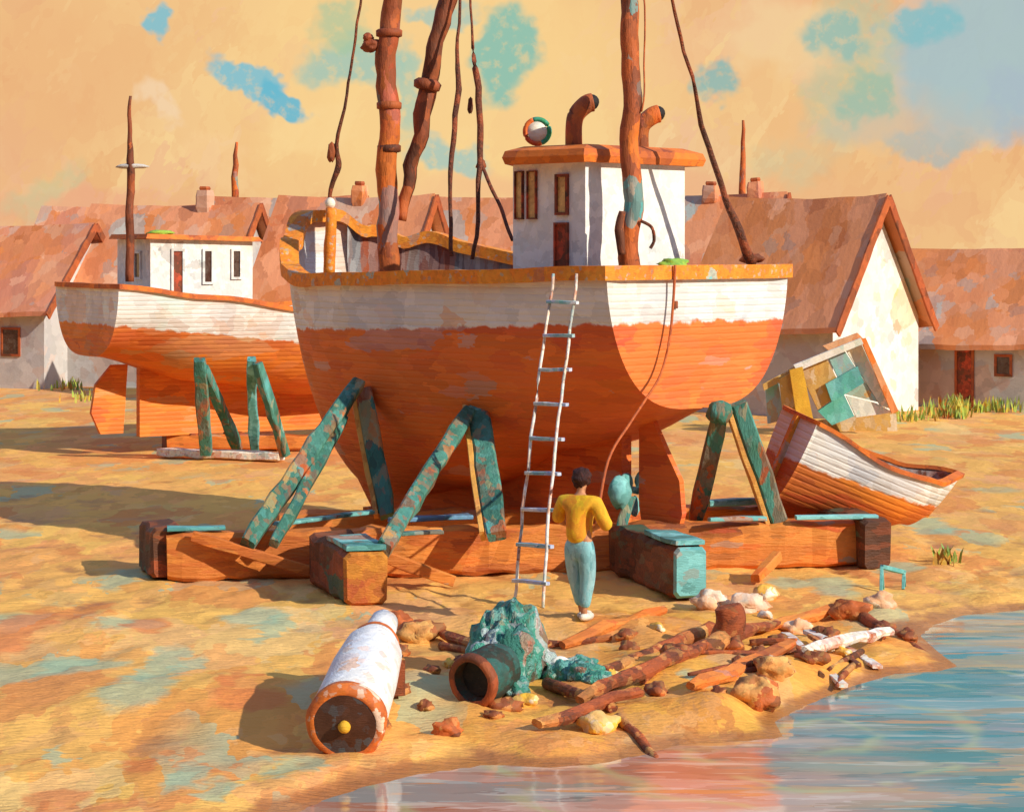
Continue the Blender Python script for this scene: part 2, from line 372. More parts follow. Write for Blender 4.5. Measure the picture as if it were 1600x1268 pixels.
# low band of the far side of the sky (behind the viewer) is plain hazy blue
sky=t.mix(t.smooth(sp.outputs[1],.25,-.15),sky,srgb(104,128,168))
mid,_=t.dabs(dv,[(3,srgb(112,158,172)),(2,srgb(140,172,186)),(1.2,srgb(228,190,150)),(1.5,srgb(96,140,160))],9,(1,1,2.2),.8)
sky=t.mix(t.smooth(zz,.13,.19),sky,mid)
ns=t.n('ShaderNodeTexSky',sky_type='NISHITA',sun_disc=False); ns.sun_elevation=SUN_EL
ns.sun_rotation=math.atan2(SUN_AZ.x,SUN_AZ.y)
nsk=t.vmath('SCALE',ns.outputs[0],sc=.12)
hi=t.mix(t.smooth(up.outputs[0],.42,.58),nsk,(.42,.56,1.0))
sky=t.mix(t.smooth(zz,.28,.42),sky,hi)
# unseen sky behind the viewer darkened to weaken fill light on the hull side
bk=t.math('MULTIPLY',t.smooth(sp.outputs[1],.30,-.25),t.smooth(zz,.62,.40))
sky=t.mix(t.math('MULTIPLY',bk,.85),sky,(.07,.085,.13))
t.l(sky,bg.inputs['Color']); bg.inputs['Strength'].default_value=1.0
sun=bpy.data.lights.new('sun','SUN'); sun.energy=4.7; sun.angle=R(.5); sun.color=(1,.93,.80)
so=bpy.data.objects.new('sun',sun); col.objects.link(so)
sd=Vector((SUN_AZ.x*math.cos(SUN_EL),SUN_AZ.y*math.cos(SUN_EL),math.sin(SUN_EL)))
so.rotation_euler=sd.to_track_quat('Z','Y').to_euler()
cam=bpy.data.cameras.new('camera'); co=bpy.data.objects.new('camera',cam); col.objects.link(co)
co.location=(0,0,CH); co.rotation_euler=(R(90),0,0)
cam.sensor_fit='HORIZONTAL'; cam.sensor_width=36; cam.lens=36*F/1600; cam.shift_y=-(634-HOR)/1600; cam.clip_end=5000; cam.clip_start=.5
sc.camera=co
sc.view_settings.view_transform='Standard'; sc.view_settings.look='None'; sc.view_settings.gamma=1; sc.view_settings.exposure=0

# ------------------------------------------------------------------ ground and water
shore=[(200,1500),(380,1310),(450,1262),(510,1236),(570,1216),(650,1198),(760,1183),(860,1186),(930,1182),(1000,1168),(1060,1152),(1160,1146),(1225,1140),(1212,1116),
       (1262,1090),(1330,1062),(1400,1042),(1470,1038),(1500,1030),(1470,1008),(1440,985),(1462,966),(1510,952),(1600,944),(1800,935),(2600,930)]
sp_=[np.array(G(*s)[:2]) for s in shore]
sp_=[np.array((-70.,13.5)),np.array((-14.,12.6)),np.array((-5.,12.2))]+sp_  # unseen shore added so dark water near the camera cuts sand bounce
poly=sp_+[np.array((70.,9.)),np.array((70.,-70.)),np.array((-70.,-70.))]
def signed(X,Y):
    d=np.full(X.shape,1e9); ins=np.zeros(X.shape,bool); n=len(poly)
    for i in range(n):
        a=poly[i]; b=poly[(i+1)%n]; e=b-a
        t_=np.clip(((X-a[0])*e[0]+(Y-a[1])*e[1])/max(e@e,1e-9),0,1)
        if i<len(sp_)-1: d=np.minimum(d,np.hypot(X-a[0]-t_*e[0],Y-a[1]-t_*e[1]))
        c=((a[1]>Y)!=(b[1]>Y))
        with np.errstate(divide='ignore',invalid='ignore'):
            xi=(b[0]-a[0])*(Y-a[1])/(b[1]-a[1])+a[0]
        ins^=(c&(X<xi))
    return np.where(ins,-d,d)
WL=-.07
xs=np.concatenate([-np.geomspace(900,9,26),np.arange(-8.6,9.2,.085),np.geomspace(9.5,900,26)])
ys=np.concatenate([np.array([-60.,-20,0,6,10]),np.arange(12,32,.10),np.arange(32,60,.35),np.geomspace(61,1600,34)])
X,Y=np.meshgrid(xs,ys); S=signed(X,Y)
mounds=[(G(655,1090),1.0,.9,.16),(G(1130,1060),1.6,1.0,.20),(G(800,975),1.3,.5,.10),(G(1000,985),1.0,.5,.12),(G(300,1090),1.8,1.2,.14),(G(150,990),1.8,1.2,.12),(G(1090,1120),1.1,.5,.12)]
Z=np.zeros(X.shape)
def gz_arr(X,Y,S):
    Z=np.zeros(X.shape)
    it=np.nditer([X,Y],flags=['multi_index'])
    for x,y in it:
        x=float(x);y=float(y)
        if y<70 and abs(x)<20:
            k=1 if y<31 else max(0,1-(y-31)/14)
            h=.05*nz(x*.9,y*.7)+.035*nz(x*2.6,y*1.9,4)+.02*nz(x*6,y*4,2)
            rub=max(0,min(1,(x+1.6)/1.2))*max(0,min(1,(26.6-y)/.8))*max(0,min(1,(6.5-x)/1.5))
            if rub>0: h+=rub*(.07*nz(x*1.7,y*1.5,9)+.05*abs(nz(x*3.6,y*2.8,5)))
            Z[it.multi_index]=h*(.35+.65*k)
    for (c,rx,ry,h) in mounds:
        Z+=h*np.exp(-((X-c.x)/rx)**2-((Y-c.y)/ry)**2)
    land=np.clip(S/.55,0,1); land=land*land*(3-2*land)
    wat=np.clip(-S/2.0,0,1)
    Z=np.where(S>0, WL+ (Z-WL)*land, WL-.5*wat)
    return Z
Z=gz_arr(X,Y,S)
def gz(x,y):
    i=int(np.clip(np.searchsorted(xs,x)-1,0,len(xs)-2)); j=int(np.clip(np.searchsorted(ys,y)-1,0,len(ys)-2))
    u=(x-xs[i])/(xs[i+1]-xs[i]); v=(y-ys[j])/(ys[j+1]-ys[j])
    return float((Z[j,i]*(1-u)+Z[j,i+1]*u)*(1-v)+(Z[j+1,i]*(1-u)+Z[j+1,i+1]*u)*v)
def GG(px,py,dz=0):
    p=G(px,py); p.z=gz(p.x,p.y)+dz; return p
ny,nx=X.shape
me=bpy.data.meshes.new('ground')
verts=np.stack([X.ravel(),Y.ravel(),Z.ravel()],1)
idx=np.arange(ny*nx).reshape(ny,nx)
fc=np.stack([idx[:-1,:-1].ravel(),idx[:-1,1:].ravel(),idx[1:,1:].ravel(),idx[1:,:-1].ravel()],1)
me.from_pydata(verts.tolist(),[],fc.tolist()); me.polygons.foreach_set('use_smooth',[True]*len(fc)); me.update()
gm,t,pb=newmat('ochre_sand')
v=t.n('ShaderNodeTexCoord').outputs['Object']
SA=[(5,(.88,.46,.11)),(4,(.90,.52,.12)),(3,(.86,.40,.11)),(2,(.82,.40,.17)),(1.2,(.80,.29,.06)),(.8,(.88,.58,.22))]
a=t.pigment(v,SA,.75,(1,.45,1),3.6,warp=.6)
# sea-green weed and algae films lying on the sand, and redder clay patches
d1,_=t.dabs(v,[(9,(0,0,0)),(.9,(1,1,1))],1.5,(1,.42,1),.75,wfreq=1.2,seed=2.1)
n1=t.noise(v,.35,2,.5)
f1=t.math('MULTIPLY',t.math('MULTIPLY',t.smooth(d1,.55,.8),t.smooth(n1,.42,.56)),.65)
a=t.mix(f1,a,(.36,.52,.33))
d2,_=t.dabs(v,[(9,(0,0,0)),(1.0,(1,1,1))],1.2,(1,.5,1),.7,wfreq=1.3,seed=8.4)
a=t.mix(t.math('MULTIPLY',t.smooth(d2,.55,.8),.6),a,(.76,.25,.07))
# richer wet ochre on the slip in front of the cradle
spx=t.n('ShaderNodeSeparateXYZ'); t.l(v,spx.inputs[0])
ww=t.noise(v,.8,3,.6)
wet=t.math('MULTIPLY',t.smooth(t.math('ADD',spx.outputs[0],t.math('MULTIPLY',ww,2.0)),.0,1.2),t.math('MULTIPLY',t.smooth(t.math('ADD',spx.outputs[1],ww),27.2,26.0),t.smooth(spx.outputs[0],5.2,3.2)))
b=t.pigment(v,[(4,(.82,.36,.05)),(3,(.84,.44,.07)),(2,(.72,.24,.04)),(1.2,(.86,.50,.20)),(1,(.5,.15,.04))],1.5,(1,.6,1),3.2,seed=1.5,warp=.6)
a=t.mix(t.math('MULTIPLY',wet,.75),a,b)
vw=t.vmath('ADD',v,t.vmath('SCALE',t.vmath('SUBTRACT',t.noise(v,2.2,3,.6,out=1),(.5,.5,.5)),sc=.8))
for (ex,ey,erx,ery) in [(200, 985, 50, 12), (130, 1048, 60, 16), (215, 1090, 50, 30), (245, 1050, 26, 34), (390, 968, 50, 13), (425, 985, 22, 22), (290, 1045, 26, 14), (90, 1185, 18, 18), (290, 1215, 30, 22), (330, 1240, 30, 18), (460, 1195, 40, 16), (190, 905, 30, 16), (1450, 820, 34, 14), (1300, 915, 40, 16), (1090, 1085, 24, 12), (1140, 1010, 0, 0), (1400, 885, 40, 10), (1230, 910, 30, 10), (350, 1115, 0, 0)]:
    if not erx: continue
    c_=G(ex,ey); r1=erx/F*c_.y; r2=abs(G(ex,ey-ery).y-c_.y)
    mm=t.n('ShaderNodeMapping',vector_type='TEXTURE'); mm.inputs['Location'].default_value=(c_.x,c_.y,0); mm.inputs['Scale'].default_value=(r1,r2,50); t.l(vw,mm.inputs[0])
    a=t.mix(t.math('MULTIPLY',t.smooth(t.vmath('LENGTH',mm.outputs[0]),1.25,.75),.62),a,(.34,.52,.34))
for (ex,ey,erx,ery) in [(370, 1075, 20, 24), (400, 1110, 60, 12), (130, 960, 40, 20), (30, 990, 40, 40), (230, 985, 40, 16), (220, 1200, 30, 14), (90, 1250, 60, 16)]:
    if not erx: continue
    c_=G(ex,ey); r1=erx/F*c_.y; r2=abs(G(ex,ey-ery).y-c_.y)
    mm=t.n('ShaderNodeMapping',vector_type='TEXTURE'); mm.inputs['Location'].default_value=(c_.x,c_.y,0); mm.inputs['Scale'].default_value=(r1,r2,50); t.l(vw,mm.inputs[0])
    a=t.mix(t.math('MULTIPLY',t.smooth(t.vmath('LENGTH',mm.outputs[0]),1.25,.75),.62),a,(.76,.20,.06))
wm_=t.smooth(t.math('ADD',spx.outputs[2],t.math('MULTIPLY_ADD',t.noise(v,3.,3,.6),.07,-.035)),-.008,-.05)
a=t.mix(t.math('MULTIPLY',wm_,.8),a,t.pigment(v,[(3,(.40,.14,.04)),(2,(.30,.11,.05)),(1,(.55,.24,.08))],2.,(1,.6,1),2.5,seed=6))
t.l(t.math('MULTIPLY_ADD',wm_,-.5,.85),pb.inputs['Roughness'])
t.l(a,pb.inputs['Base Color']); pb.inputs['Specular IOR Level'].default_value=.15
t.l(t.bristle(v,(1,3,1),6,.7,.06),pb.inputs['Normal'])
me.materials.append(gm)
g=bpy.data.objects.new('ground',me); col.objects.link(g); tag(g,kind='structure')

wm,t,pb=newmat('slipway_water')
v=t.n('ShaderNodeTexCoord').outputs['Object']
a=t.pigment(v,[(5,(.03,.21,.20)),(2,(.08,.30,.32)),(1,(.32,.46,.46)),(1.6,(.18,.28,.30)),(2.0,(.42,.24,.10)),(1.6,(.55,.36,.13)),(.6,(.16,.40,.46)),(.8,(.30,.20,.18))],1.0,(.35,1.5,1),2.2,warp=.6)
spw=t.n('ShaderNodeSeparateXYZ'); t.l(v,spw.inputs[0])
sh=t.pigment(v,[(3,(.42,.16,.09)),(2,(.55,.25,.16)),(2,(.66,.40,.30)),(1.4,(.72,.58,.48)),(1,(.62,.28,.08)),(.7,(.22,.34,.32))],1.1,(.4,1.5,1),2.2,seed=3,warp=.6)  # red and pink reflections of the hull painted into the water colour
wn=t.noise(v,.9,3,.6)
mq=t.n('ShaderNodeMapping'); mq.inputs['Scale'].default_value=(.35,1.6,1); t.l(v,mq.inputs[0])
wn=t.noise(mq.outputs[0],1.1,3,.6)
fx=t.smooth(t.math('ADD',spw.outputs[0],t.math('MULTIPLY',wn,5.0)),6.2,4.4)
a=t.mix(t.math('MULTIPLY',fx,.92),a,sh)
# broken yellow-green ripple rings mixed into the water colour
cR=G(1290,1135); mr=t.n('ShaderNodeMapping',vector_type='TEXTURE'); mr.inputs['Location'].default_value=(cR.x,cR.y,0); mr.inputs['Scale'].default_value=(1,1.35,1); t.l(v,mr.inputs[0])
rr=t.vmath('LENGTH',t.vmath('ADD',mr.outputs[0],t.vmath('SCALE',t.vmath('SUBTRACT',t.noise(v,.9,2,.5,out=1),(.5,.5,.5)),sc=.9)))
rg=t.math('POWER',t.math('ABSOLUTE',t.math('SINE',t.math('MULTIPLY',rr,3.4))),26.0)
rg=t.math('MULTIPLY',rg,t.smooth(t.noise(v,1.1,2,.5),.42,.52))
a=t.mix(t.math('MULTIPLY',rg,.55),a,(.50,.52,.22))
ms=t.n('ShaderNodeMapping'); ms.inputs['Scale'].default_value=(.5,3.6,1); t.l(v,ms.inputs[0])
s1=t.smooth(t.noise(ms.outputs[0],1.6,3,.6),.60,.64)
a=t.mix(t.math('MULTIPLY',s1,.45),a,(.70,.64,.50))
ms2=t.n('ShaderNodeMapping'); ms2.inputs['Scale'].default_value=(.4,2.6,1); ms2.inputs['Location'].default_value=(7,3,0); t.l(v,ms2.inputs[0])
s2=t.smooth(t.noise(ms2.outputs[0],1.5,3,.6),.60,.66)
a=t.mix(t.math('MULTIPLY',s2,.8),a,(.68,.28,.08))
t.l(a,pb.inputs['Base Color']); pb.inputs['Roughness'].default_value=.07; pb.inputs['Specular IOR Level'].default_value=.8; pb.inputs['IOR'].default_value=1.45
m1=t.n('ShaderNodeMapping'); m1.inputs['Scale'].default_value=(.35,.9,1); t.l(v,m1.inputs[0])
h=t.math('ADD',t.noise(m1.outputs[0],2.6,2,.45),t.math('MULTIPLY',t.noise(m1.outputs[0],.9,2,.5),2.2))
bp=t.n('ShaderNodeBump'); bp.inputs['Strength'].default_value=.16; bp.inputs['Distance'].default_value=.04; t.l(h,bp.inputs['Height']); t.l(bp.outputs[0],pb.inputs['Normal'])
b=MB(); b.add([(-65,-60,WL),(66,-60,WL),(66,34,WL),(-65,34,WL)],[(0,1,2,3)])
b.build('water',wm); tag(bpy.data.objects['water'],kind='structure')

hm=paint('far_shore_earth',[(3,(.62,.30,.17)),(2,(.70,.36,.20)),(1,(.55,.24,.14))],.03,bump=.2,bsc=.3)
b=MB(); pts=[]
for i in range(60):
    px=-500+i*33; Yh=240
    top=352+10*nz(i*.35,3)-6*nz(i*.9,8)
    if px<90: top+=8
    if px>1180: top+=min(60,(px-1180)*.3)
    pts.append(P(px,top,Yh))
vs=[];fs=[]
for i,p in enumerate(pts):
    vs+= [Vector((p.x*.92,215,-.3)),Vector((p.x*.97,228,p.z*.7)),p,Vector((p.x*1.08,270,p.z*.8)),Vector((p.x*1.2,320,-.3))]
for i in range(len(pts)-1):
    for j in range(4): fs.append((i*5+j,(i+1)*5+j,(i+1)*5+j+1,i*5+j+1))
b.add(vs,fs,0,True); tag(b.build('hills',hm),kind='structure')

# ------------------------------------------------------------------ hull maker (local: x forward, +y port, z up)
def hull_surface(L,zr,zb,bd,ea,ec,rake,nt=44,nu=16,ztop=4.8,zk=.4,inner=False,deck=None,th=.08,zadd=lambda t_:0.0):
    def pt(t_,ph,side,shr=0):
        z0=zr(t_)+(zadd(t_) if side<0 else 0); z1=zb(t_)
        z=z0-(z0-z1)*math.sin(ph)**ec(t_)
        y=max(bd(t_)-shr,0)*math.cos(ph)**ea(t_)
        x=t_*L-(rake*((ztop-z)/(ztop-zk))**1.2 *t_**5 if ztop>z else 0)
        return Vector((x,side*y,z))
    return pt
def build_hull(root,mats,L,zr,zb,bd,ea,ec,rake,deckz,ztop,zk,railm,railw=.2,railh=.10,inn=None,nt=44,nu=18,transom=True,zadd=lambda t_:0.0,names=('hull','transom','cap_rail','deck','bulwark_lining')):
    pt=hull_surface(L,zr,zb,bd,ea,ec,rake,ztop=ztop,zk=zk,zadd=zadd)
    ts=[1-(1-i/nt)**1.9 for i in range(nt+1)]
    b=MB(); vs=[]
    for t_ in ts:
        row=[pt(t_,math.pi/2*j/nu,1) for j in range(nu+1)]+[pt(t_,math.pi/2*j/nu,-1) for j in range(nu-1,-1,-1)]
        vs+=row
    W=2*nu+1; fs=[]
    for i in range(nt):
        for j in range(W-1): fs.append((i*W+j,(i+1)*W+j,(i+1)*W+j+1,i*W+j+1))
    b.add(vs,fs,0,True); b.build(names[0],mats[0],root,True)
    if transom:
        b=MB(); row=vs[:W]; off=Vector((-.05,0,0))
        b.add([v+off for v in row],[tuple(range(W))])
        b.add([v+off for v in row]+[v.copy() for v in row],[(j,j+1,W+j+1,W+j) for j in range(W-1)])
        b.add([v*1 for v in row],[tuple(reversed(range(W)))])
        b.build(names[1],mats[0],root,True)
    # bulwark lining: inner skin from the rail down to the deck
    b=MB(); nv=5; th=.08
    for side in (1,-1):
        vs2=[]
        for t_ in ts:
            tt=min(t_,.985)
            z0=zr(tt)+(zadd(tt) if side<0 else 0); dz=deckz(tt)
            for k in range(nv+1):
                z=z0-.01-(z0-dz)*k/nv
                fr=min(max((z0-z)/(z0-zb(tt)),0),.999)
                ph=math.asin(fr**(1/ec(tt)))
                p=pt(tt,ph,side); s_=max(abs(p.y)-th-.02,0.0)
                p.y=side*s_; p.x=min(p.x,L-.25) if t_>.9 else p.x
                vs2.append(p)
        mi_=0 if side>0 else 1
        f2=[]
        for i in range(nt):
            for k in range(nv): f2.append((i*(nv+1)+k,(i+1)*(nv+1)+k,(i+1)*(nv+1)+k+1,i*(nv+1)+k+1))
        b.add(vs2,f2,mi_ if inn is None else 0,True)
    if transom:
        p=vs[0]; b.box((.09,0,(zr(0)+deckz(0))/2),(.05,2*abs(p.y)*.80,zr(0)-deckz(0)-.04))
    b.build(names[4],inn or [M['inner'],M['innershade']],root,True)
    b=MB(); dv=[];df=[]
    for t_ in ts:
        tt=min(t_,.985); dz=deckz(tt); fr=min(max((zr(tt)-dz)/(zr(tt)-zb(tt)),0),.999); ph=math.asin(fr**(1/ec(tt)))
        p=pt(tt,ph,1); y=max(p.y-.05,0); x=min(p.x,L-.25)
        dv+=[Vector((x,y,dz)),Vector((x,-y,dz))]
    for i in range(nt): df.append((2*i,2*i+2,2*i+3,2*i+1))
    b.add(dv,df); b.build(names[3],M['deck'],root,True)
    # cap rail following the sheer round the bow, closed across the stern
    b=MB(); path=[pt(t_,0,1) for t_ in ts]+[pt(t_,0,-1) for t_ in reversed(ts[:-1])]
    if transom:
        y0=path[0].y
        path=[Vector((-.03,y0*(k/6),zr(0))) for k in range(0,6)]+path+[Vector((-.03,-y0*(k/6),zr(0))) for k in range(5,-1,-1)]
    n=len(path); vs3=[];f3=[]
    for i,p in enumerate(path):
        a=path[max(i-2,0)]; c=path[min(i+2,n-1)]
        d=(c-a); d.z=0
        d=d.normalized() if d.length>1e-6 else Vector((1,0,0))
        outw=Vector((-d.y,d.x,0))
        jj=.012*nz(p.x*3,p.y*3,p.z)
        bw=1+(.12*max(0,min((p.x-L*.86)/(L*.1),1)) if L>7.5 else 0)
        o_=railw*.40*bw; i_=railw*.60*bw
        for (u_,z_) in ((o_,-railh/2),(o_,railh/2),(-i_,railh/2),(-i_,-railh/2)):
            vs3.append(p+outw*(u_+jj)+Vector((0,0,z_+jj+.03)))
    for i in range(n-1):
        for j in range(4): f3.append((i*4+j,(i+1)*4+j,(i+1)*4+(j+1)%4,i*4+(j+1)%4))
    b.add(vs3,f3); b.build(names[2],railm,root,True)
    return pt

def interp(pts):
    def f(x):
        if x<=pts[0][0]: return pts[0][1]
        for (a,fa),(b_,fb) in zip(pts,pts[1:]):
            if x<=b_:
                u=(x-a)/(b_-a); u=u*u*(3-2*u); return fa+(fb-fa)*u
        return pts[-1][1]
    return f

# ================================================================== the big fishing boat
big=thing('fishing_boat',(2.51,29.3,0),'big fishing boat on a timber cradle, grey-white sides over rust-red bottom, tall masts and wheelhouse','boat',rz=R(135))
BL=8.0
zr=interp([(0,4.0),(.3,3.93),(.62,3.88),(.80,3.84),(.90,3.98),(.965,4.40),(1,4.84)])
zadd=lambda t_: (.58*max(0,min((t_-.45)/.38,1))**1.3*max(0,1-max(0,(t_-.86)/.14))**.8)
zb=interp([(0,2.2),(.25,1.55),(.5,.85),(.7,.62),(1,.62)])
bd=lambda t_: (1.88+.22*math.sin(math.pi*min(t_/.8,1)))*(1 if t_<.45 else max(0,1-((t_-.45)/.55)**3.2)**.5)
ea=interp([(0,.62),(.4,.62),(.75,.85),(1,1.25)])
ec=interp([(0,1.15),(.4,1.0),(1,.9)])
deckz=lambda t_: 3.25+.35*max(0,t_-.6)
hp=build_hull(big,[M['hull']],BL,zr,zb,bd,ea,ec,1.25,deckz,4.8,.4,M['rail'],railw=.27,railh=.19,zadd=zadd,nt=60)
BM=big.matrix_basis
def Bp(x,y,z): return BM@Vector((x,y,z))
# keel and deadwood
b=MB(); prof=[Vector((1.30,-.1,.34)),Vector((6.55,-.1,.34)),Vector((6.95,-.1,.85)),Vector((6.3,-.1,.95)),Vector((4.6,-.1,.9)),Vector((3.2,-.1,1.35)),Vector((2.2,-.1,1.75)),Vector((1.30,-.1,2.02))]
b.prism(prof,(0,.2,0)); b.build('keel',M['hull'],big,True)
b=MB(); b.prism([Vector((.35,-.045,.44)),Vector((.95,-.045,.44)),Vector((1.03,-.045,.8)),Vector((1.03,-.045,2.0)),Vector((.82,-.045,2.05)),Vector((.55,-.045,1.6)),Vector((.30,-.045,1.2)),Vector((.25,-.045,.75))],(0,.09,0))
b.build('rudder',M['hull'],big,True)
b=MB(); b.tube([(1.35,0,1.02),(1.08,0,1.0)],.05); 
for k in range(3):
    a_=2*math.pi*k/3+.5
    c=Vector((1.16,math.cos(a_)*.19,1.0+math.sin(a_)*.22))
    b.blob(c,(.05,.14 if abs(math.cos(a_))>.6 else .10,.15),seed=k,amp=.15,n=8)
b.build('propeller',M['teal'],big,True)
# wheelhouse (thing > part > sub-part)
wx0,wx1,wy=1.12,2.50,1.03
b=MB(); zt=5.56
nx_=10
vs=[(wx0,-wy,3.2),(wx0,wy,3.2),(wx1,wy,3.2),(wx1+.25,wy*.5,3.2),(wx1+.25,-wy*.5,3.2),(wx1,-wy,3.2)]
n=len(vs); b.add([Vector(v) for v in vs]+[Vector((v[0],v[1],zt)) for v in vs],[(i,(i+1)%n,(i+1)%n+n,i+n) for i in range(n)]+[tuple(range(n,2*n))])
wh=b.build('wheelhouse',M['cabin'],big,True)
b=MB(); o=.26; ro=[(wx0-.12,-wy-o),(wx0-.12,wy+.15),(wx1-.1,wy+o),(wx1+.38,wy*.62),(wx1+.5,0),(wx1+.38,-wy*.62),(wx1-.1,-wy-o)]
n=len(ro)
rows=[(zt-.05,1.0),(zt+.04,1.03),(zt+.13,1.0),(zt+.2,.8)]; cxm,cym=(wx0+wx1)/2,0; vv=[]
for z,k in rows: vv+=[Vector((cxm+(x-cxm)*k,y*k,z)) for x,y in ro]
ff=[tuple(reversed(range(n))),tuple(range(3*n,4*n))]
for i in range(3):
    for j in range(n): ff.append((i*n+j,i*n+(j+1)%n,(i+1)*n+(j+1)%n,(i+1)*n+j))
b.add(vv,ff); b.build('roof',M['roofcap'],wh,True)
def panel(name,x0,x1,y,z0,z1,mat,parent,fr=.045,fm=None,ax='x',s=1):
    """window or door let into a wall: frame standing proud with a recessed pane"""
    b=MB()
    if ax=='x':
        for (a0,a1,c0,c1) in ((x0,x1,z1-fr,z1),(x0,x1,z0,z0+fr),(x0,x0+fr,z0+fr,z1-fr),(x1-fr,x1,z0+fr,z1-fr)):
            b.box(((a0+a1)/2,y+s*.018,(c0+c1)/2),(a1-a0,.05,c1-c0))
        f=b.build(name,fm or M['cabin'],parent,True)
        b=MB(); b.box(((x0+x1)/2,y+s*.004,(z0+z1)/2),(x1-x0-fr*1.2,.02,z1-z0-fr*1.2)); b.build('pane' if 'win' in name else 'leaf',mat,f,True)
    else:
        for (a0,a1,c0,c1) in ((x0,x1,z1-fr,z1),(x0,x1,z0,z0+fr),(x0,x0+fr,z0+fr,z1-fr),(x1-fr,x1,z0+fr,z1-fr)):
            b.box((y+s*.018,(a0+a1)/2,(c0+c1)/2),(.05,a1-a0,c1-c0))
        f=b.build(name,fm or M['cabin'],parent,True)
        b=MB(); b.box((y+s*.004,(x0+x1)/2,(z0+z1)/2),(.02,x1-x0-fr*1.2,z1-z0-fr*1.2)); b.build('pane' if 'win' in name else 'leaf',mat,f,True)
    return f
panel('window',2.28,2.44,wy,4.75,5.42,M['amber'],wh,.018,M['door'])
panel('window',2.02,2.20,wy,4.75,5.42,M['amber'],wh,.018,M['door'])
panel('window',1.42,1.66,wy,4.80,5.36,M['amber'],wh,.04,M['door'])
panel('door',1.42,1.68,wy,3.3,4.70,M['door'],wh,.03,M['door'])
# cowl vents
for (x,y,hgt,bend) in ((1.55,.80,.60,.20),(1.5,-.52,.5,.22)):
    b=MB(); base=Vector((x,y,zt+.16)); dr=Vector((-.45,-.55,0)).normalized()
    b.tube([base,base+Vector((0,0,hgt*.5)),base+Vector((0,0,hgt*.78))+dr*.04,base+Vector((0,0,hgt))+dr*.17,base+Vector((0,0,hgt+.03))+dr*.26],[.12,.115,.12,.13,.13],n=14,sub=4)
    vnt=b.build('vent_cowl',M['mast'],wh,True)
    b=MB(); b.blob(base+Vector((0,0,hgt+.03))+dr*.24,(.11,.11,.11),amp=.05,n=8); b.build('vent_mouth',M['black'],vnt,True)  # black ball stands for the darkness in the cowl's opening
# round lamp ring on the roof, red on one half and green on the other
c=Vector((2.3,.75,zt+.42)); b=MB(); e1=Vector((-.7,-.7,0)).normalized(); e2=Vector((0,0,1))
b.tube([c-e2*.32,c-e2*.15],.03)
def arc(b,a0,a1,r=.17,rr=.035):
    b.tube([c+(e1*math.cos(a_)+e2*math.sin(a_))*r for a_ in [a0+(a1-a0)*k/14 for k in range(15)]],rr,n=8)
arc(b,R(110),R(290)); ring=b.build('lamp_ring',M['red'],wh,True)
b=MB(); arc(b,R(-70),R(110)); b.build('green_half',M['gring'],ring,True)
b=MB(); b.lathe(c-Vector((-.5,.5,0))*.02,Vector((-.7,.7,0)),[(0,.001),(0,.14),(.03,.14),(.03,.001)],24); b.build('lamp_disc',M['white'],ring,True)
# masts: heights run out of the picture
def world_tube(pts,r,mat,name,parent=big,n=12,wob=.03,sub=6):
    b=MB(); b.tube(pts,r,n=n,wob=wob,sub=sub); return b.build(name,mat,parent)
mb_=Bp(6.0,.15,3.3); My=mb_.y
fm=world_tube([P(607,470,My),P(608,400,My),P(606,300,My),P(610,200,My),P(604,100,My),P(612,0,My),P(612,-160,My)],[.17,.165,.155,.16,.155,.15,.12],M['mast'],'foremast',wob=.07)
for (py,rr) in ((52,.20),(165,.19),(232,.18)):
    b=MB(); b.lathe(P(608,py,My)-Vector((0,0,.06)),(0,0,1),[(0,rr-.03),(.01,rr),(.1,rr),(.12,rr-.03)],16,jit=.1); b.build('mast_band',M['darkmast'],fm)
b=MB(); b.blob(P(582,72,My),(.16,.12,.10),3,.4); b.blob(P(575,60,My),(.09,.09,.07),5,.4); b.build('furled_cloth',M['darkmast'],fm)
bm_=world_tube([P(628,345,My+.1),P(645,260,My+.1),P(664,165,My+.1),P(676,90,My+.1),P(700,0,My+.1),P(735,-150,My+.1)],[.07,.11,.14,.13,.14,.11],M['darkmast'],'boom',wob=.08)
b=MB(); b.lathe(P(668,133,My+.1)-Vector((.02,0,.08)),(.2,0,1),[(0,.15),(.02,.2),(.12,.21),(.17,.15)],16,jit=.15); b.build('boom_collar',M['darkmast'],bm_)
mz=Bp(.62,.78,3.3); Zy=mz.y
mm=world_tube([P(985,440,Zy),P(984,380,Zy),P(988,300,Zy),P(984,200,Zy),P(986,100,Zy),P(984,0,Zy),P(984,-160,Zy)],[.15,.135,.13,.13,.13,.115,.10],M['mast'],'mizzen_mast',wob=.05)
world_tube([P(1001,345,Zy-.15),P(1018,355,Zy-.15),P(1022,375,Zy-.15),P(1016,388,Zy-.15)],.022,M['rope'],'cleat_hook',mm,wob=0)
world_tube([P(972,330,Zy-.17),P(968,360,Zy-.17),P(972,398,Zy-.17)],[.04,.065,.05],M['darkmast'],'rope_coil',mm,wob=.02)
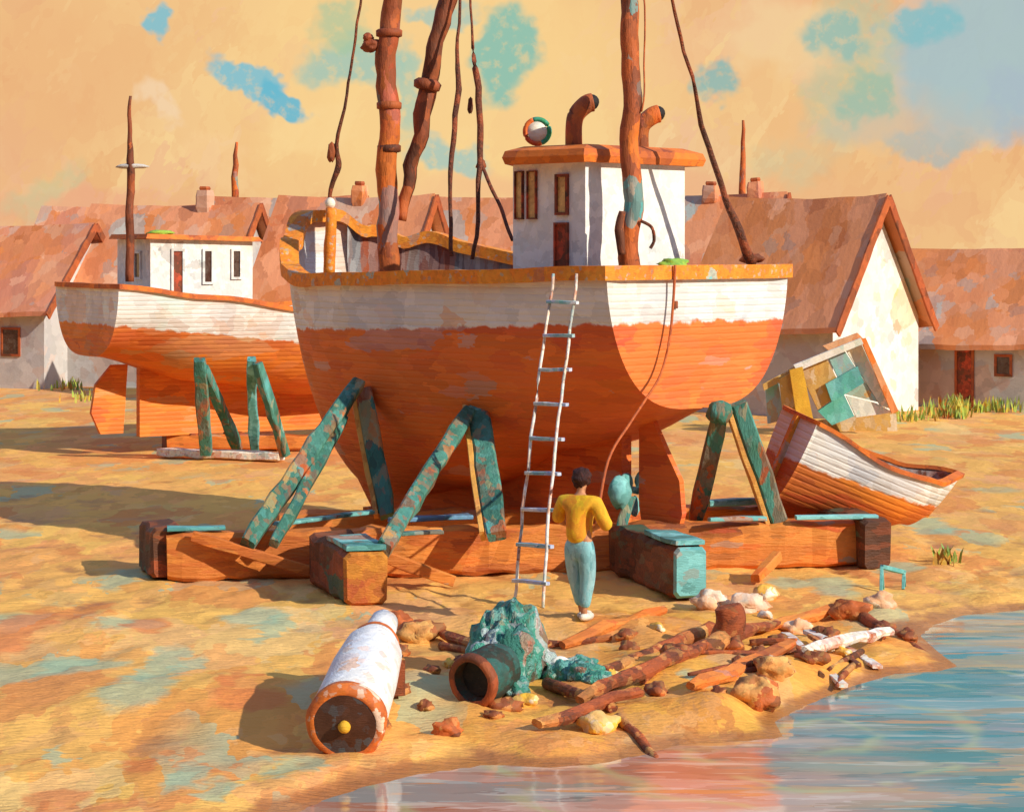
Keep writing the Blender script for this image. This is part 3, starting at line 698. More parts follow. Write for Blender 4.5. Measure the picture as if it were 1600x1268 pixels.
# standing rigging
def stay(pts,Y0,Y1,r=.02,mat='rope',name='stay',wob=.04):
    k=len(pts)-1; return world_tube([P(x,y,Y0+(Y1-Y0)*i/k) for i,(x,y) in enumerate(pts)],r,M[mat],name,n=6,wob=wob,sub=5)
Yb=Bp(7.2,.3,4).y
stay([(572,-60),(556,60),(545,130),(528,225),(530,262),(518,296),(515,330)],My,Yb-.5,[.018,.02,.022,.03,.05,.035,.02])
b=MB(); b.blob(P(518,238,Yb-.6),(.06,.06,.16),2,.4,8); b.build('pulley_block',M['darkmast'],big)
b=MB(); b.tube([P(516,428,Yb-.7),P(515,380,Yb-.7),P(516,325,Yb-.7)],[.09,.09,.08],n=10,wob=.03,sub=4); sm_=b.build('samson_post',M['rail'],big)
b=MB(); b.blob(P(516,318,Yb-.7),(.08,.08,.09),1,.1,8); b.build('post_cap',M['white'],sm_)
stay([(720,-60),(716,60),(714,140),(707,240),(703,310),(706,400)],My,My-1.2,[.02,.025,.045,.04,.03,.03])
stay([(733,-60),(738,60),(745,120),(750,215),(748,300),(738,405)],My,My-1.0,[.015,.02,.05,.05,.035,.03])
stay([(750,255),(768,290),(785,335),(800,375)],My-.6,My-1.6,.03)
b=MB(); b.blob(P(735,165,My-.3),(.04,.04,.13),2,.4,8); b.build('pulley_block',M['darkmast'],big); b=MB(); b.blob(P(752,258,My-.6),(.07,.06,.07),6,.5,8); b.build('pulley_block',M['darkmast'],big)
stay([(1008,-60),(1007,60),(1006,120),(1000,175)],Zy,Zy-.1,.012,'faintrope')
stay([(1040,-60),(1058,40),(1085,140),(1105,230),(1135,310),(1165,390),(1172,408)],Zy,Bp(.1,-1.6,4).y,[.018,.025,.028,.04,.045,.07,.09])
b=MB(); b.blob(P(1175,404,Bp(.1,-1.6,4).y),(.16,.1,.07),3,.4,10); b.build('pulley_block',M['darkmast'],big)
# rust streaks and fittings on the near side
b=MB(); b.box(Bp(-.06,.55,3.6),(.05,.06,.1),R(135)); b.build('fairlead',M['darkmast'],big)

# ================================================================== rope, rag
b=MB(); rp=[Bp(-.12,.30,4.08),Bp(-.20,.30,4.02)]
rag=MB(); rag.blob(P(1052,412,Bp(-.05,.3,4).y-.06),(.20,.11,.07),4,.5,10); 
tag(rag.build('rag',M['limerag']),'lime green rag draped on the orange rail at the stern','rag')
YR=Bp(0,.55,4).y-.22
hand=P(931,826,25.05)
b=MB(); b.tube([P(1055,414,YR),P(1052,470,YR),P(1046,530,YR-.1),P(1032,585,YR-.3),P(1008,625,YR-.8),P(985,660,YR-1.4),P(950,720,YR-2.5),hand],.018,n=6,sub=6)
tag(b.build('mooring_rope',M['faintrope']),'thin rust-coloured rope hanging from the stern rail down to the hand of the person','rope')

# ================================================================== timber cradle under the big boat
cr=thing('boat_cradle',(0.2,29,0),'heavy orange timber cradle with green props holding up the big fishing boat','cradle')
def part(b,name,mat,root=cr,label=None):
    o_=b.build(name,mat,root)
    if label: o_['label']=label
    return o_
def gtop(px,py,z): # point at height z seen at px,py
    Y_=F*(CH-z)/(py-HOR); return Vector(((px-800)/F*Y_,Y_,z))
bh=.62
Lf=Vector(((262-800)/F*28.5,28.5,.32)); Rt=Vector(((1368-800)/F*30.0,30.0,.32))
b=MB(); b.beam(Lf,Rt,.42,bh,.03,seg=50); part(b,'long_beam',M['timber'])
b=MB(); b.beam(Lf+Vector((1.2,2.3,0)),Rt+Vector((-.6,2.0,0)),.42,bh-.04,.03,seg=40); part(b,'long_beam',M['timber'])
xd=Vector((-.30,.95,0)).normalized()
for k,(px,py,z,le,w_,h_) in enumerate(((266,908,0,1.2,.46,.66),(570,947,0,2.0,.56,.68),(1076,938,0,2.3,.46,.66),(1372,889,0,1.7,.40,.70))):
    p=G(px,py); p.z=.34 if k in (0,3) else .35
    if k==0: p+=Vector((-.02,.05,0))
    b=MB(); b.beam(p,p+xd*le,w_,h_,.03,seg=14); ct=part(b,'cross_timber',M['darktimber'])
    if k in (1,2):
        b=MB(); b.beam(p+Vector((0,0,.37))-xd*.06,p+Vector((0,0,.37))+xd*1.0,w_*.9,.06,.012); part(b,'cover_board',M['tealtop'],ct)
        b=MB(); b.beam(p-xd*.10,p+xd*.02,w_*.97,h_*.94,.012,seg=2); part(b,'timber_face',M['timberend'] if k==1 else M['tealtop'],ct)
# teal painted cover boards lying along the top
def board(px0,py0,px1,py1,z,w_,th,mat,name='deck_board'):
    a=gtop(px0,py0,z); c=gtop(px1,py1,z)
    b=MB(); b.beam(a,c,w_,th,.01,ch=.2); part(b,name,M[mat])
board(262,826,352,824,.68,.24,.05,'tealtop')
board(432,818,596,797,.66,.20,.05,'tealtop')
board(610,812,735,806,.68,.26,.06,'blue')
board(612,834,690,830,.68,.16,.05,'tealtop')
board(1105,786,1192,782,.68,.22,.10,'tealtop')
board(1108,812,1196,808,.70,.12,.06,'tealtop')
board(1242,808,1370,806,.70,.14,.06,'tealtop')
# diagonal braces lying on the beams
for (a_,c_,w_) in (((300,838),(485,892),.14),((600,868),(710,908),.16)):
    yy_=28.2 if a_[0]<400 else 27.9
    b=MB(); b.beam(P(a_[0],a_[1],yy_),P(c_[0],c_[1],yy_+.0),w_,.1,.012,up=(0,-1,0)); part(b,'brace',M['timber'])
b=MB(); b.beam(gtop(1180,905,.1)+Vector((0,0,0)),gtop(1215,868,.3),.14,.14,.02); part(b,'brace',M['timber'])
# A-frame props
def prop(foot,top,w_,h_,mat='prop',edge=None):
    b=MB(); w_*=.88; b.beam(foot,top,w_,h_,.016,up=(0,-1,.2)); o_=part(b,'prop',M[mat])
    if edge:
        d=(top-foot).normalized(); side=d.cross(Vector((0,-1,0))).normalized()*(edge*(w_/2+.035))
        b=MB(); b.beam(foot.lerp(top,.02)+side,top-d*.04+side,.07,h_*.9,.012,up=(0,-1,.2)); part(b,'prop_edge',M['propochre'],o_)
ap1=P(560,598,31.0); ap2=P(742,634,30.0); ap3=P(1135,640,29.3)
prop(gtop(385,838,.62)+Vector((0,0,-.1)),ap1,.26,.22)
prop(gtop(428,838,.62)+Vector((0,0,-.1)),P(535,655,30.5),.18,.16)
prop(gtop(606,806,.6),ap1+Vector((.05,.25,-.1)),.28,.24,edge=-1)
prop(gtop(598,858,.68),ap2+Vector((-.1,-.1,-.1)),.24,.22)
prop(gtop(776,838,.6),ap2+Vector((.04,.1,0)),.34,.24,edge=-1)
prop(gtop(1088,808,.62),ap3+Vector((-.08,0,-.02)),.27,.2)
prop(gtop(1216,812,.64),ap3+Vector((.15,-.05,.08)),.27,.22,edge=-1)
b=MB(); b.blob(ap3+Vector((-.1,-.1,-.02)),(.17,.15,.16),2,.25,10); part(b,'prop_head',M['prop'])
b=MB(); b.beam(P(965,850,29.2),P(985,775,29.3),.14,.12,.02); part(b,'prop',M['prop'])
b=MB(); b.blob(P(968,770,29.2),(.17,.14,.20),5,.3,10); part(b,'fender',M['teal'])
for x in (1.8,3.4,5.0,6.1):
    p=Bp(x,0,0); b=MB(); b.box((p.x,p.y,.17),(.45,1.0,.335),R(45)); part(b,'keel_block',M['timber'])

# ================================================================== ladder
ld=thing('ladder',G(825,945),'chalky white ladder with blue-grey steps leaning on the big boat','ladder')
tL,tR=P(866,428,28.05),P(902,428,27.85); bL,bR=GG(803,944),GG(847,952)
def rail_pts(a_,b_,ben): return [a_.lerp(b_,k/6)+Vector((ben*math.sin(math.pi*k/6),0,0)) for k in range(7)]
for (a_,b_) in ((bL,tL),(bR,tR)):
    b=MB(); b.tube(rail_pts(a_,b_,-.04),.020,n=8,wob=.03,sub=3); part(b,'ladder_rail',M['whiterope'],ld)
for k in range(9):
    u=.07+k*.105
    a_=bL.lerp(tL,u); c_=bR.lerp(tR,u)
    b=MB(); b.beam(a_+Vector((-.04,-.02,0)),c_+Vector((.04,-.02,0)),.08,.045,.008,seg=3); part(b,'rung',M['step'],ld)

# ================================================================== person at the foot of the ladder
def skin_obj(name,joints,edges,mat,parent,sub=2,root=0):
    me=bpy.data.meshes.new(name); me.from_pydata([tuple(j[0]) for j in joints],edges,[])
    o_=bpy.data.objects.new(name,me); col.objects.link(o_)
    md=o_.modifiers.new('s','SKIN'); md.use_smooth_shade=True
    for i,j in enumerate(joints):
        rr=j[1] if isinstance(j[1],tuple) else (j[1],j[1])
        me.skin_vertices[0].data[i].radius=rr; me.skin_vertices[0].data[i].use_root=(i==root)
    s2=o_.modifiers.new('d','SUBSURF'); s2.levels=sub; s2.render_levels=sub
    dg=bpy.context.evaluated_depsgraph_get(); dg.update()
    nm=bpy.data.meshes.new_from_object(o_.evaluated_get(dg)); o_.modifiers.clear(); o_.data=nm; nm.name=name
    nm.materials.clear(); nm.materials.append(mat); nm.polygons.foreach_set('use_smooth',[True]*len(nm.polygons))
    o_.parent=parent; return o_
fp=GG(906,984)
per=thing('person',fp,'dark-haired person seen from behind in yellow-orange shirt and pale teal trousers','person',rz=R(-32))
V=Vector
# local: x right, y away from camera (facing), z up
def hand_chain(J,E,wi,w_,dirv,side):
    """palm, four curled fingers and a thumb closing on the rope"""
    pal=w_+dirv*.05; J.append((pal,(.034,.018))); E.append((wi,len(J)-1)); pi=len(J)-1
    lat=V((0,0,1)).cross(dirv).normalized()*side
    upv=lat.cross(dirv).normalized()
    for k,(o_,l_) in enumerate(((-.027,.9),(-.009,1.0),(.009,.95),(.027,.8))):
        k0=pal+dirv*.04+upv*o_; J.append((k0,.0095)); E.append((pi,len(J)-1))
        J.append((k0+dirv*.03*l_-lat*.012,.0088)); E.append((len(J)-2,len(J)-1))
        J.append((k0+dirv*.025*l_-lat*.038,.008)); E.append((len(J)-2,len(J)-1))
    th=pal-lat*.02-upv*.03-dirv*.01; J.append((th,.011)); E.append((pi,len(J)-1))
    J.append((th+dirv*.035-lat*.015,.009)); E.append((len(J)-2,len(J)-1))
Mi=per.matrix_basis.inverted(); hl=Mi@hand
hips=V((0,0,.90))
J=[(hips,(.135,.10)),(V((0,.0,1.06)),(.125,.09)),(V((.0,.0,1.22)),(.15,.10)),(V((.0,.01,1.36)),(.13,.085)),(V((0,.02,1.44)),.052),(V((0,.035,1.50)),.05),
   (V((0,.045,1.565)),(.075,.085)),(V((0,.045,1.635)),(.07,.08)),
   (V((.185,0,1.35)),.06),(V((.30,-.01,1.13)),.045),(hl-V((.03,.02,0)),.028),
   (V((-.185,0,1.35)),.06),(V((-.27,.03,1.10)),.045),(V((-.20,.24,1.05)),.028),
   (V((.09,0,.82)),.095),(V((.075,.03,.48)),.062),(V((.05,.0,.10)),.04),(V((.055,.02,.045)),.04),(V((.065,.14,.03)),(.042,.026)),
   (V((-.09,0,.82)),.095),(V((-.075,.05,.48)),.062),(V((-.03,.10,.12)),.04),(V((-.03,.12,.05)),.04),(V((-.03,.24,.03)),(.042,.026))]
E=[(0,1),(1,2),(2,3),(3,4),(4,5),(5,6),(6,7),(3,8),(8,9),(9,10),(3,11),(11,12),(12,13),(0,14),(14,15),(15,16),(16,17),(17,18),(0,19),(19,20),(20,21),(21,22),(22,23)]
hand_chain(J,E,10,J[10][0],(hl-V((.30,-.01,1.13))).normalized(),1)
hand_chain(J,E,13,J[13][0],V((.2,.95,.05)).normalized(),-1)
body=skin_obj('body',J,E,M['skin'],per)
# face (turned away) and ears
hc=V((0,.05,1.60))
b=MB(); b.blob(hc+V((0,.085,-.005)),(.016,.022,.03),1,.1,6); b.build('nose',M['skin'],per,True)
b=MB(); b.blob(hc+V((0,.078,-.045)),(.026,.012,.008),1,.1,6); b.build('mouth',M['red'],per,True)
for s_ in(-1,1):
    b=MB(); b.blob(hc+V((s_*.078,0,-.005)),(.012,.022,.032),2,.1,6); b.build('ear',M['skin'],per,True)
    b=MB(); b.blob(hc+V((s_*.03,.078,.02)),(.012,.008,.007),2,.0,6); b.build('eye',M['black'],per,True)
b=MB(); b.blob(hc+V((0,-.012,.03)),(.112,.115,.112),3,.22,14,2.2); b.blob(hc+V((-.03,-.05,-.045)),(.06,.05,.055),5,.3,10); b.blob(hc+V((.03,.0,.085)),(.06,.07,.045),8,.35,10)
b.build('hair',M['hair'],per,True)
J=[(V((0,0,.86)),(.185,.15)),(V((-.01,0,1.04)),(.20,.145)),(V((0,0,1.24)),(.215,.145)),(V((0,.01,1.365)),(.155,.11)),(V((0,.02,1.43)),.065),
   (V((.21,0,1.345)),.095),(V((.29,-.01,1.21)),.09),(V((.34,.0,1.11)),.085),(V((.37,.05,1.08)),.07),
   (V((-.21,0,1.345)),.095),(V((-.28,.0,1.2)),.09),(V((-.30,.03,1.09)),.085)]
skin_obj('shirt',J,[(0,1),(1,2),(2,3),(3,4),(3,5),(5,6),(6,7),(7,8),(3,9),(9,10),(10,11)],M['shirt'],per)
J=[(V((0,0,1.0)),(.15,.115)),(V((0,-.01,.84)),(.19,.15)),(V((.095,0,.76)),(.112,.115)),(V((.085,.03,.48)),.098),(V((.06,.0,.14)),.062),
   (V((-.095,0,.76)),(.112,.115)),(V((-.08,.05,.48)),.098),(V((-.035,.09,.15)),.06)]
skin_obj('trousers',J,[(0,1),(1,2),(2,3),(3,4),(1,5),(5,6),(6,7)],M['trousers'],per)
for (x,y) in ((.06,.05),(-.03,.16)):
    b=MB(); b.blob((x,y,.045),(.058,.14,.05),3,.12,10); b.build('shoe',M['shoe'],per,True)

# ================================================================== left boat
lb=thing('fishing_boat',(-8.9,45.7,0),'smaller fishing boat at the left, white band over orange bottom, white cabin','boat',rz=R(30))
LL=9.5
zr2=interp([(0,3.55),(.2,3.32),(.45,3.02),(.75,3.15),(1,3.7)])
zb2=interp([(0,2.1),(.25,1.5),(.5,1.15),(1,1.1)])
bd2=lambda t_: (2.0+.15*math.sin(math.pi*min(t_/.8,1)))*(1 if t_<.5 else max(0,1-((t_-.5)/.5)**2.4)**.7)
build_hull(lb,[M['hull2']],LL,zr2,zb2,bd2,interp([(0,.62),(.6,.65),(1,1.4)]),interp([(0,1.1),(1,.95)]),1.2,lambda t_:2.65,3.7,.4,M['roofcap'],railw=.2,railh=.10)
b=MB(); b.prism([V((1.1,-.1,.36)),V((8,-.1,.36)),V((8.2,-.1,1.3)),V((4,-.1,1.35)),V((2.2,-.1,1.7)),V((1.1,-.1,1.95))],(0,.2,0)); b.build('keel',M['hull2'],lb,True)
b=MB(); b.prism([V((.25,-.06,.45)),V((.75,-.06,.45)),V((.85,-.06,1.9)),V((.5,-.06,1.9)),V((.15,-.06,1.5)),V((.05,-.06,.9))],(0,.12,0)); b.build('rudder',M['hull2'],lb,True)
LM=lb.matrix_basis
x0,x1=1.0,3.3; hw=1.0
b=MB(); b.box(((x0+x1)/2,0,(2.6+4.55)/2),(x1-x0,2*hw,1.95)); cab=b.build('cabin',M['cabin'],lb,True)
b=MB(); b.add([V((x0-.15,-hw-.15,4.56)),V((x1+.2,-hw-.15,4.5)),V((x1+.2,hw+.15,4.5)),V((x0-.15,hw+.15,4.56)),V((x0-.1,-hw-.1,4.66)),V((x1+.1,-hw-.1,4.6)),V((x1+.1,hw+.1,4.6)),V((x0-.1,hw+.1,4.66))],[(3,2,1,0),(4,5,6,7),(0,1,5,4),(1,2,6,5),(2,3,7,6),(3,0,4,7)])
b.build('roof',M['roofcap'],cab,True)
panel('door',1.45,1.75,-hw,2.9,4.35,M['door'],cab,.05,M['cabin'],s=-1)
panel('window',2.15,2.4,-hw,3.6,4.35,M['glass'],cab,.05,M['cabin'],s=-1)
panel('window',2.8,3.05,-hw,3.7,4.35,M['glass'],cab,.05,M['cabin'],s=-1)
panel('window',-.5,-.1,x0,3.7,4.3,M['glass'],cab,.05,M['cabin'],ax='y',s=-1)
b=MB(); b.blob((1.3,-.8,4.68),(.28,.2,.06),3,.4,8); tag(b.build('rag',M['limerag']),'small bright green cloth on the roof of the left boat cabin','rag').matrix_basis=LM.copy()
ym=45.3
lm=world_tube([P(203,440,ym),P(203,330,ym),P(204,250,ym),P(202,215,ym),P(204,150,ym)],[.09,.085,.08,.05,.03],M['darkmast'],'mast',lb,wob=.05)
b=MB(); b.blob(P(207,260,ym),(.33,.10,.055),3,.3,8); b.build('crosstree',M['housegrey'],lm)
lc=thing('boat_cradle',(-5.6,44,0),'low teal and pale timber cradle under the smaller boat at the left','cradle')
b=MB(); b.beam(gtop(250,706,.12),gtop(440,712,.12),.34,.16,.02); part(b,'base_plank',M['palewood'],lc)
b=MB(); b.beam(gtop(245,700,.2)+V((0,1.5,0)),gtop(480,700,.2)+V((0,1.5,0)),.35,.3,.02); part(b,'long_beam',M['timber'],lc)
for (x,y,xa,ya,Yt) in ((322,708,312,562,43.6),(372,702,318,575,43.7),(398,704,392,560,43.8),(446,710,402,566,43.7)):
    b=MB(); b.beam(gtop(x,y,.15),P(xa,ya,Yt),.2 if x!=322 else .26,.2,.02); part(b,'prop',M['prop'] if x!=398 else M['teal'],lc)
for x in (262,300,360,410):
    b=MB(); q_=gtop(x,700,.1)+V((0,.6,0)); b.box((q_.x,q_.y,.2),(.35,.5,.38),R(20)); part(b,'keel_block',M['darkmast'],lc)

# ================================================================== dory on the right
dy=thing('rowing_boat',(5.35,32.0,.0),'white and orange wooden rowing boat propped on the sand right of the cradle','boat')
A=P(1252,655,30.9); Bb=P(1478,748,31.9)
ax=(Bb-A); Ld=ax.length+.2; ax.normalize()
zt_=V((0,0,1)); sy=zt_.cross(ax).normalized(); sz=ax.cross(sy)
tiltM=Matrix((ax,sy,sz)).transposed().to_4x4()
dy.matrix_basis=Matrix.Translation(A)@tiltM@Matrix.Rotation(R(9),4,'X')
zr3=interp([(0,.02),(.4,-.16),(.75,-.10),(1,.12)])
zb3=interp([(0,-1.30),(.5,-1.15),(.85,-.85),(1,-.62)])
bd3=lambda t_: (.52+.35*math.sin(math.pi*min(t_/.9,1)*.8))*(1 if t_<.45 else max(0,1-((t_-.45)/.55)**2.2)**.8)
def hull3():
    build_hull(dy,[M['hull3']],Ld,zr3,zb3,bd3,interp([(0,.75),(1,1.2)]),interp([(0,1.0),(1,.9)]),.5,lambda t_:-.75,.12,-1.3,M['roofcap'],railw=.12,railh=.06,nt=26,nu=12,inn=M['deck'],names=('hull','transom','gunwale','floor_boards','inner_planking'))
hull3()
for x in (.9,1.9):
    b=MB(); b.box((x,0,-.32),(.25,1.25,.04)); b.build('thwart',M['timber'],dy,True)
b=MB(); b.box((-.08,0,-.62),(.07,.10,1.3)); b.build('sternpost',M['rail'],dy,True)
b=MB(); pg=G(1290,838); b.box((pg.x,pg.y+.3,.12),(.9,.5,.3),R(15)); tag(b.build('timber_block',M['timber']),'timber block wedged under the stern of the white rowing boat','block')

# ================================================================== tilted crate beyond the dory
ct=thing('wooden_crate',(8.2,51,0),'tilted broken crate of ochre and teal boards in front of the white gabled cottage','crate')
Yc_=51.0
def quad_board(p,mat,name='crate_board',th=.12,lab=None,Y0=Yc_,back=0):
    b=MB(); pts=[P(x,y,Y0+back) for (x,y) in p]; b.prism(pts,(0,th,0)); o_=b.build(name,M['planks'][mat],ct)
    if lab: o_['label']=lab
quad_board([(1247,574),(1290,556),(1318,612),(1278,640)],0)
quad_board([(1293,555),(1318,545),(1372,628),(1322,616)],5,lab='teal streaked crate board')
quad_board([(1320,544),(1345,534),(1398,640),(1376,634)],3,lab='white crate board')
quad_board([(1278,642),(1318,614),(1335,650),(1300,664)],1,lab='teal crate board')
quad_board([(1322,618),(1370,630),(1395,644),(1338,652)],3)
quad_board([(1290,600),(1340,572),(1350,598),(1300,628)],1,back=-.16,lab='nailed teal patch board')
quad_board([(1240,570),(1345,528),(1349,537),(1246,580)],3,back=-.22,name='top_rail')
quad_board([(1286,540),(1340,520),(1352,532),(1300,552)],4,back=.3,name='top_rail')
quad_board([(1345,530),(1353,528),(1404,642),(1394,646)],4,back=-.2,name='corner_post')
quad_board([(1196,604),(1240,580),(1248,650),(1200,662)],5,back=.2)
quad_board([(1192,600),(1243,572),(1247,582),(1194,610)],0,back=.0,name='top_rail')
quad_board([(1218,592),(1236,582),(1252,668),(1226,668)],0,back=-.12)
quad_board([(1234,578),(1254,573),(1280,700),(1252,700)],2,back=-.35,name='corner_post',lab='bright mustard yellow post')
quad_board([(1256,660),(1400,640),(1404,700),(1256,720)],0,back=.9,name='crate_back')

# ================================================================== cottages
def house(px,Yg,rot,L_,W_,wh_,rh_,rm,label,gm='housegrey',gable='housewhite',chim=(),wins=(),doors=(),gx=None,group=None):
    """px,Yg: foot of the right-hand gable's centre; the ridge runs back to the left"""
    X_=(px-800)/F*Yg if gx is None else gx
    root=thing('cottage',(X_,Yg,0),label,'house',group,rz=-R(rot))   # local -x runs back along the ridge, gable at x=0 faces +x
    hw_=W_/2; b=MB()
    wq=wh_; wh_=wh_-.22; b.add([V((-L_,-hw_,-.3)),V((0,-hw_,-.3)),V((0,-hw_,wh_)),V((-L_,-hw_,wh_)),V((-L_,hw_,-.3)),V((0,hw_,-.3)),V((0,hw_,wh_)),V((-L_,hw_,wh_))],[(0,1,2,3),(5,4,7,6)],0)
    b.add([V((0,-hw_,-.3)),V((0,hw_,-.3)),V((0,hw_,wh_)),V((0,0,rh_-.28)),V((0,-hw_,wh_))],[(0,1,2,3,4)],1)
    b.add([V((-L_,-hw_,-.3)),V((-L_,hw_,-.3)),V((-L_,hw_,wh_)),V((-L_,0,rh_-.28)),V((-L_,-hw_,wh_))],[(4,3,2,1,0)],1)
    wh_=wq
    wall=b.build('wall',[M[gm],M[gable]],root,True)
    b=MB(); ov=.32; sl=(rh_-wh_)/hw_; th=.14; ns=22
    for s_ in(-1,1):
        vs=[];fs=[]
        for i in range(ns+1):
            x=-L_-.25+(L_+.55)*i/ns
            sag=-.10*math.sin(math.pi*i/ns)
            for k in range(5):
                y=(hw_+ov)*k/4; z=rh_+.05-sl*y+sag+.03*nz(x*1.3,y*2*s_,px)
                vs+=[V((x,s_*y,z))]
            for k in range(5):
                y=(hw_+ov)*k/4; z=rh_+.05-sl*y+sag-th+.03*nz(x*1.3,y*2*s_,px)
                vs+=[V((x,s_*y,z))]
        for i in range(ns):
            for k in range(4):
                fs.append((i*10+k,(i+1)*10+k,(i+1)*10+k+1,i*10+k+1)); fs.append((i*10+5+k,i*10+6+k,(i+1)*10+6+k,(i+1)*10+5+k))
            fs.append((i*10+4,(i+1)*10+4,(i+1)*10+9,i*10+9)); 
        for i in (0,ns):
            for k in range(4): fs.append((i*10+k,i*10+k+1,i*10+6+k,i*10+5+k))
        b.add(vs,fs)
    rf=b.build('roof',M['roofs'][rm],root,True)
    b=MB()
    for s_ in(-1,1):
        b.beam((.36,0,rh_-.06),(.36,s_*(hw_+ov+.05),rh_-.06-sl*(hw_+ov+.05)),.06,.26,.01,up=(0,0,1))
    b.build('verge_board',M['trimbrown'],root,True)
    for (x,h_,w_) in chim:
        b=MB(); b.beam((x,0,rh_-.3),(x,0,rh_+h_),w_,w_,.02,seg=4); ch=b.build('chimney',M['roofs'][(rm+1)%5],rf,True)
        b=MB(); b.beam((x,0,rh_+h_),(x,0,rh_+h_+.12),w_*.6,w_*.6,.01,seg=2); b.build('chimney_pot',M['trimbrown'],ch,True)
    for (x,z0,z1,w_) in wins: panel('window',x-w_/2,x+w_/2,-hw_,z0,z1,M['glass'],root,.07,M['trimbrown'],s=-1)
    for (x,z1,w_) in doors: panel('door',x-w_/2,x+w_/2,-hw_,0,z1,M['door'],root,.07,M['trimbrown'],s=-1)
    return root
g_='old tiled cottages behind the boatyard'
hF=house(0,57.25,39,4.4,4.5,2.75,5.75,2,'cottage with tall sunlit white gable at the right of the yard',gx=9.6,group=g_,wins=[(-2.9,1.2,2.2,.7)])
house(664,61,20,4.3,4.6,2.9,5.85,1,'cottage behind the bow and foremast of the big boat',chim=[(-2.0,.3,.4)],group=g_)
house(905,65,20,5.2,5.0,2.9,5.95,0,'cottage directly behind the wheelhouse of the big boat',chim=[(-1.0,.3,.4)],group=g_)
house(1215,66,22,5.0,4.6,2.8,6.05,3,'cottage between the wheelhouse and the white gabled cottage',chim=[(-2.1,.25,.5),(-.7,.35,.45)],group=g_)
house(392,70,16,5.4,5.2,2.9,5.8,0,'cottage behind the cabin of the smaller boat',chim=[(-1.6,.45,.5)],gable='housegrey',group=g_)
house(135,70,20,6.0,5.0,2.7,5.15,4,'grey-walled cottage at the far left edge',gable='housegrey',wins=[(-3.0,1.0,1.9,.7),(-1.2,1.0,1.9,.7)],group=g_)
house(1700,60.5,32,7.2,5.6,2.05,4.4,2,'low cottage with grey wall and brown door at the right edge',doors=[(-2.55,1.75,.55)],wins=[(-1.45,.9,1.5,.5)],group=g_)
house(560,84,16,6,5,2.8,6.4,3,'cottage farther back peeping over the roofs behind the foremast',gable='housegrey',group=g_)
house(300,88,16,6.5,5,2.8,6.1,4,'cottage farther back between the two left cottages',gable='housegrey',group=g_)
# masts of boats lying beyond the cottages
for (px,py,Y_,r_,lab) in ((367,222,92,.14,'short dark mast standing beyond the roofs at the left'),(1160,188,90,.13,'thin rusty mast standing beyond the roofs at the right')):
    b=MB(); b.tube([P(px,480,Y_),P(px,300,Y_),P(px+1,py,Y_)],[r_,r_*1.1,r_*.4],n=8,wob=.1,sub=5); tag(b.build('distant_mast',M['mast']),lab,'mast')

# ================================================================== white tank lying in the sand
f0=P(540,1130,18.7); f1=P(600,972,21.0)
axd=(f1-f0).normalized(); Lt=(f1-f0).length
tk=thing('navigation_buoy',(f0.x,f0.y,0),'white cone-shaped buoy with rusty rim lying on the sand near the shore','buoy')
b=MB(); b.lathe(f0,axd,[(.06,.285),(.10,.33),(.30,.33),(1.0,.315),(1.55,.28),(1.8,.21)],40,jit=.03); part(b,'buoy_body',M['buoywhite'],tk)
b=MB(); b.lathe(f0,axd,[(1.76,.225),(1.8,.23),(1.92,.18),(1.96,.15)],32,jit=.05); part(b,'collar',M['buoyrust'],tk)
b=MB(); b.lathe(f0,axd,[(1.92,.155),(2.1,.15),(Lt,.135),(Lt+.02,.001)],24,jit=.05); part(b,'neck',M['buoywhite'],tk)
b=MB(); b.lathe(f0,axd,[(-.02,.26),(-.04,.30),(.02,.35),(.12,.345),(.14,.33)],40,jit=.04); part(b,'rim',M['buoyrust'],tk)
b=MB(); b.lathe(f0,axd,[(-.05,.001),(-.04,.12),(-.03,.2),(-.025,.275)],40,jit=.04); part(b,'face_plate',M['buoydark'],tk)
b=MB(); b.blob(f0-axd*.07,(.055,.05,.055),1,.1,8); part(b,'hub',M['planks'][2],tk)
p_=(f0+axd*1.75); b=MB(); b.box((p_.x,p_.y,p_.z-.28),(.5,.3,.34),R(20)); 
tag(b.build('timber_block',M['log']),'dark timber chock under the neck of the white buoy','block')

# ================================================================== nets, tub, driftwood, stones
def heap(spec,name,mat,lab,cat,seed=0,kind=None):
    b=MB()
    for i,(px,py,rx,ry,rz_) in enumerate(spec):
        p=GG(px,py); b.blob((p.x,p.y,p.z+rz_*.35),(rx,ry,rz_),seed+i,.34,18,2.2)
    return tag(b.build(name,mat),lab,cat,kind=kind)
heap([(800,1062,.34,.5,.50),(772,1072,.26,.36,.46),(905,1062,.22,.16,.12),(935,1082,.15,.12,.09),(790,1078,.28,.5,.42),(760,1095,.22,.35,.34),(815,1062,.22,.35,.36),(845,1062,.2,.22,.16),(880,1068,.2,.2,.14),(915,1075,.18,.18,.12),(805,1100,.15,.2,.14)],'fishing_net',M['net'],'teal green fishing net heaped on the sand with a trailing end','net',3)
b=MB(); p=GG(738,1112); b.lathe((p.x,p.y,p.z+.2),V((.5,.75,.12)),[(.40,.001),(.38,.15),(0,.20),(-.01,.24),(.12,.255),(.4,.25),(.5,.22),(.52,.001)],24,jit=.06)
tubo=tag(b.build('tub',M['darkgreen']),'dark tub lying on its side with its open mouth beside the teal net','tub')
b=MB(); b.lathe((p.x,p.y,p.z+.2),V((.5,.75,.12)),[(-.02,.19),(-.035,.21),(-.035,.245),(.0,.262),(.05,.262),(.06,.25)],24,jit=.06); b.build('tub_rim',M['darkmast'],tubo)
b=MB(); b.lathe((p.x,p.y,p.z+.2),V((.5,.75,.12)),[(.10,.001),(.09,.17)],20); b.build('tub_inside',M['black'],tubo)  # black disc stands for the darkness inside the tub
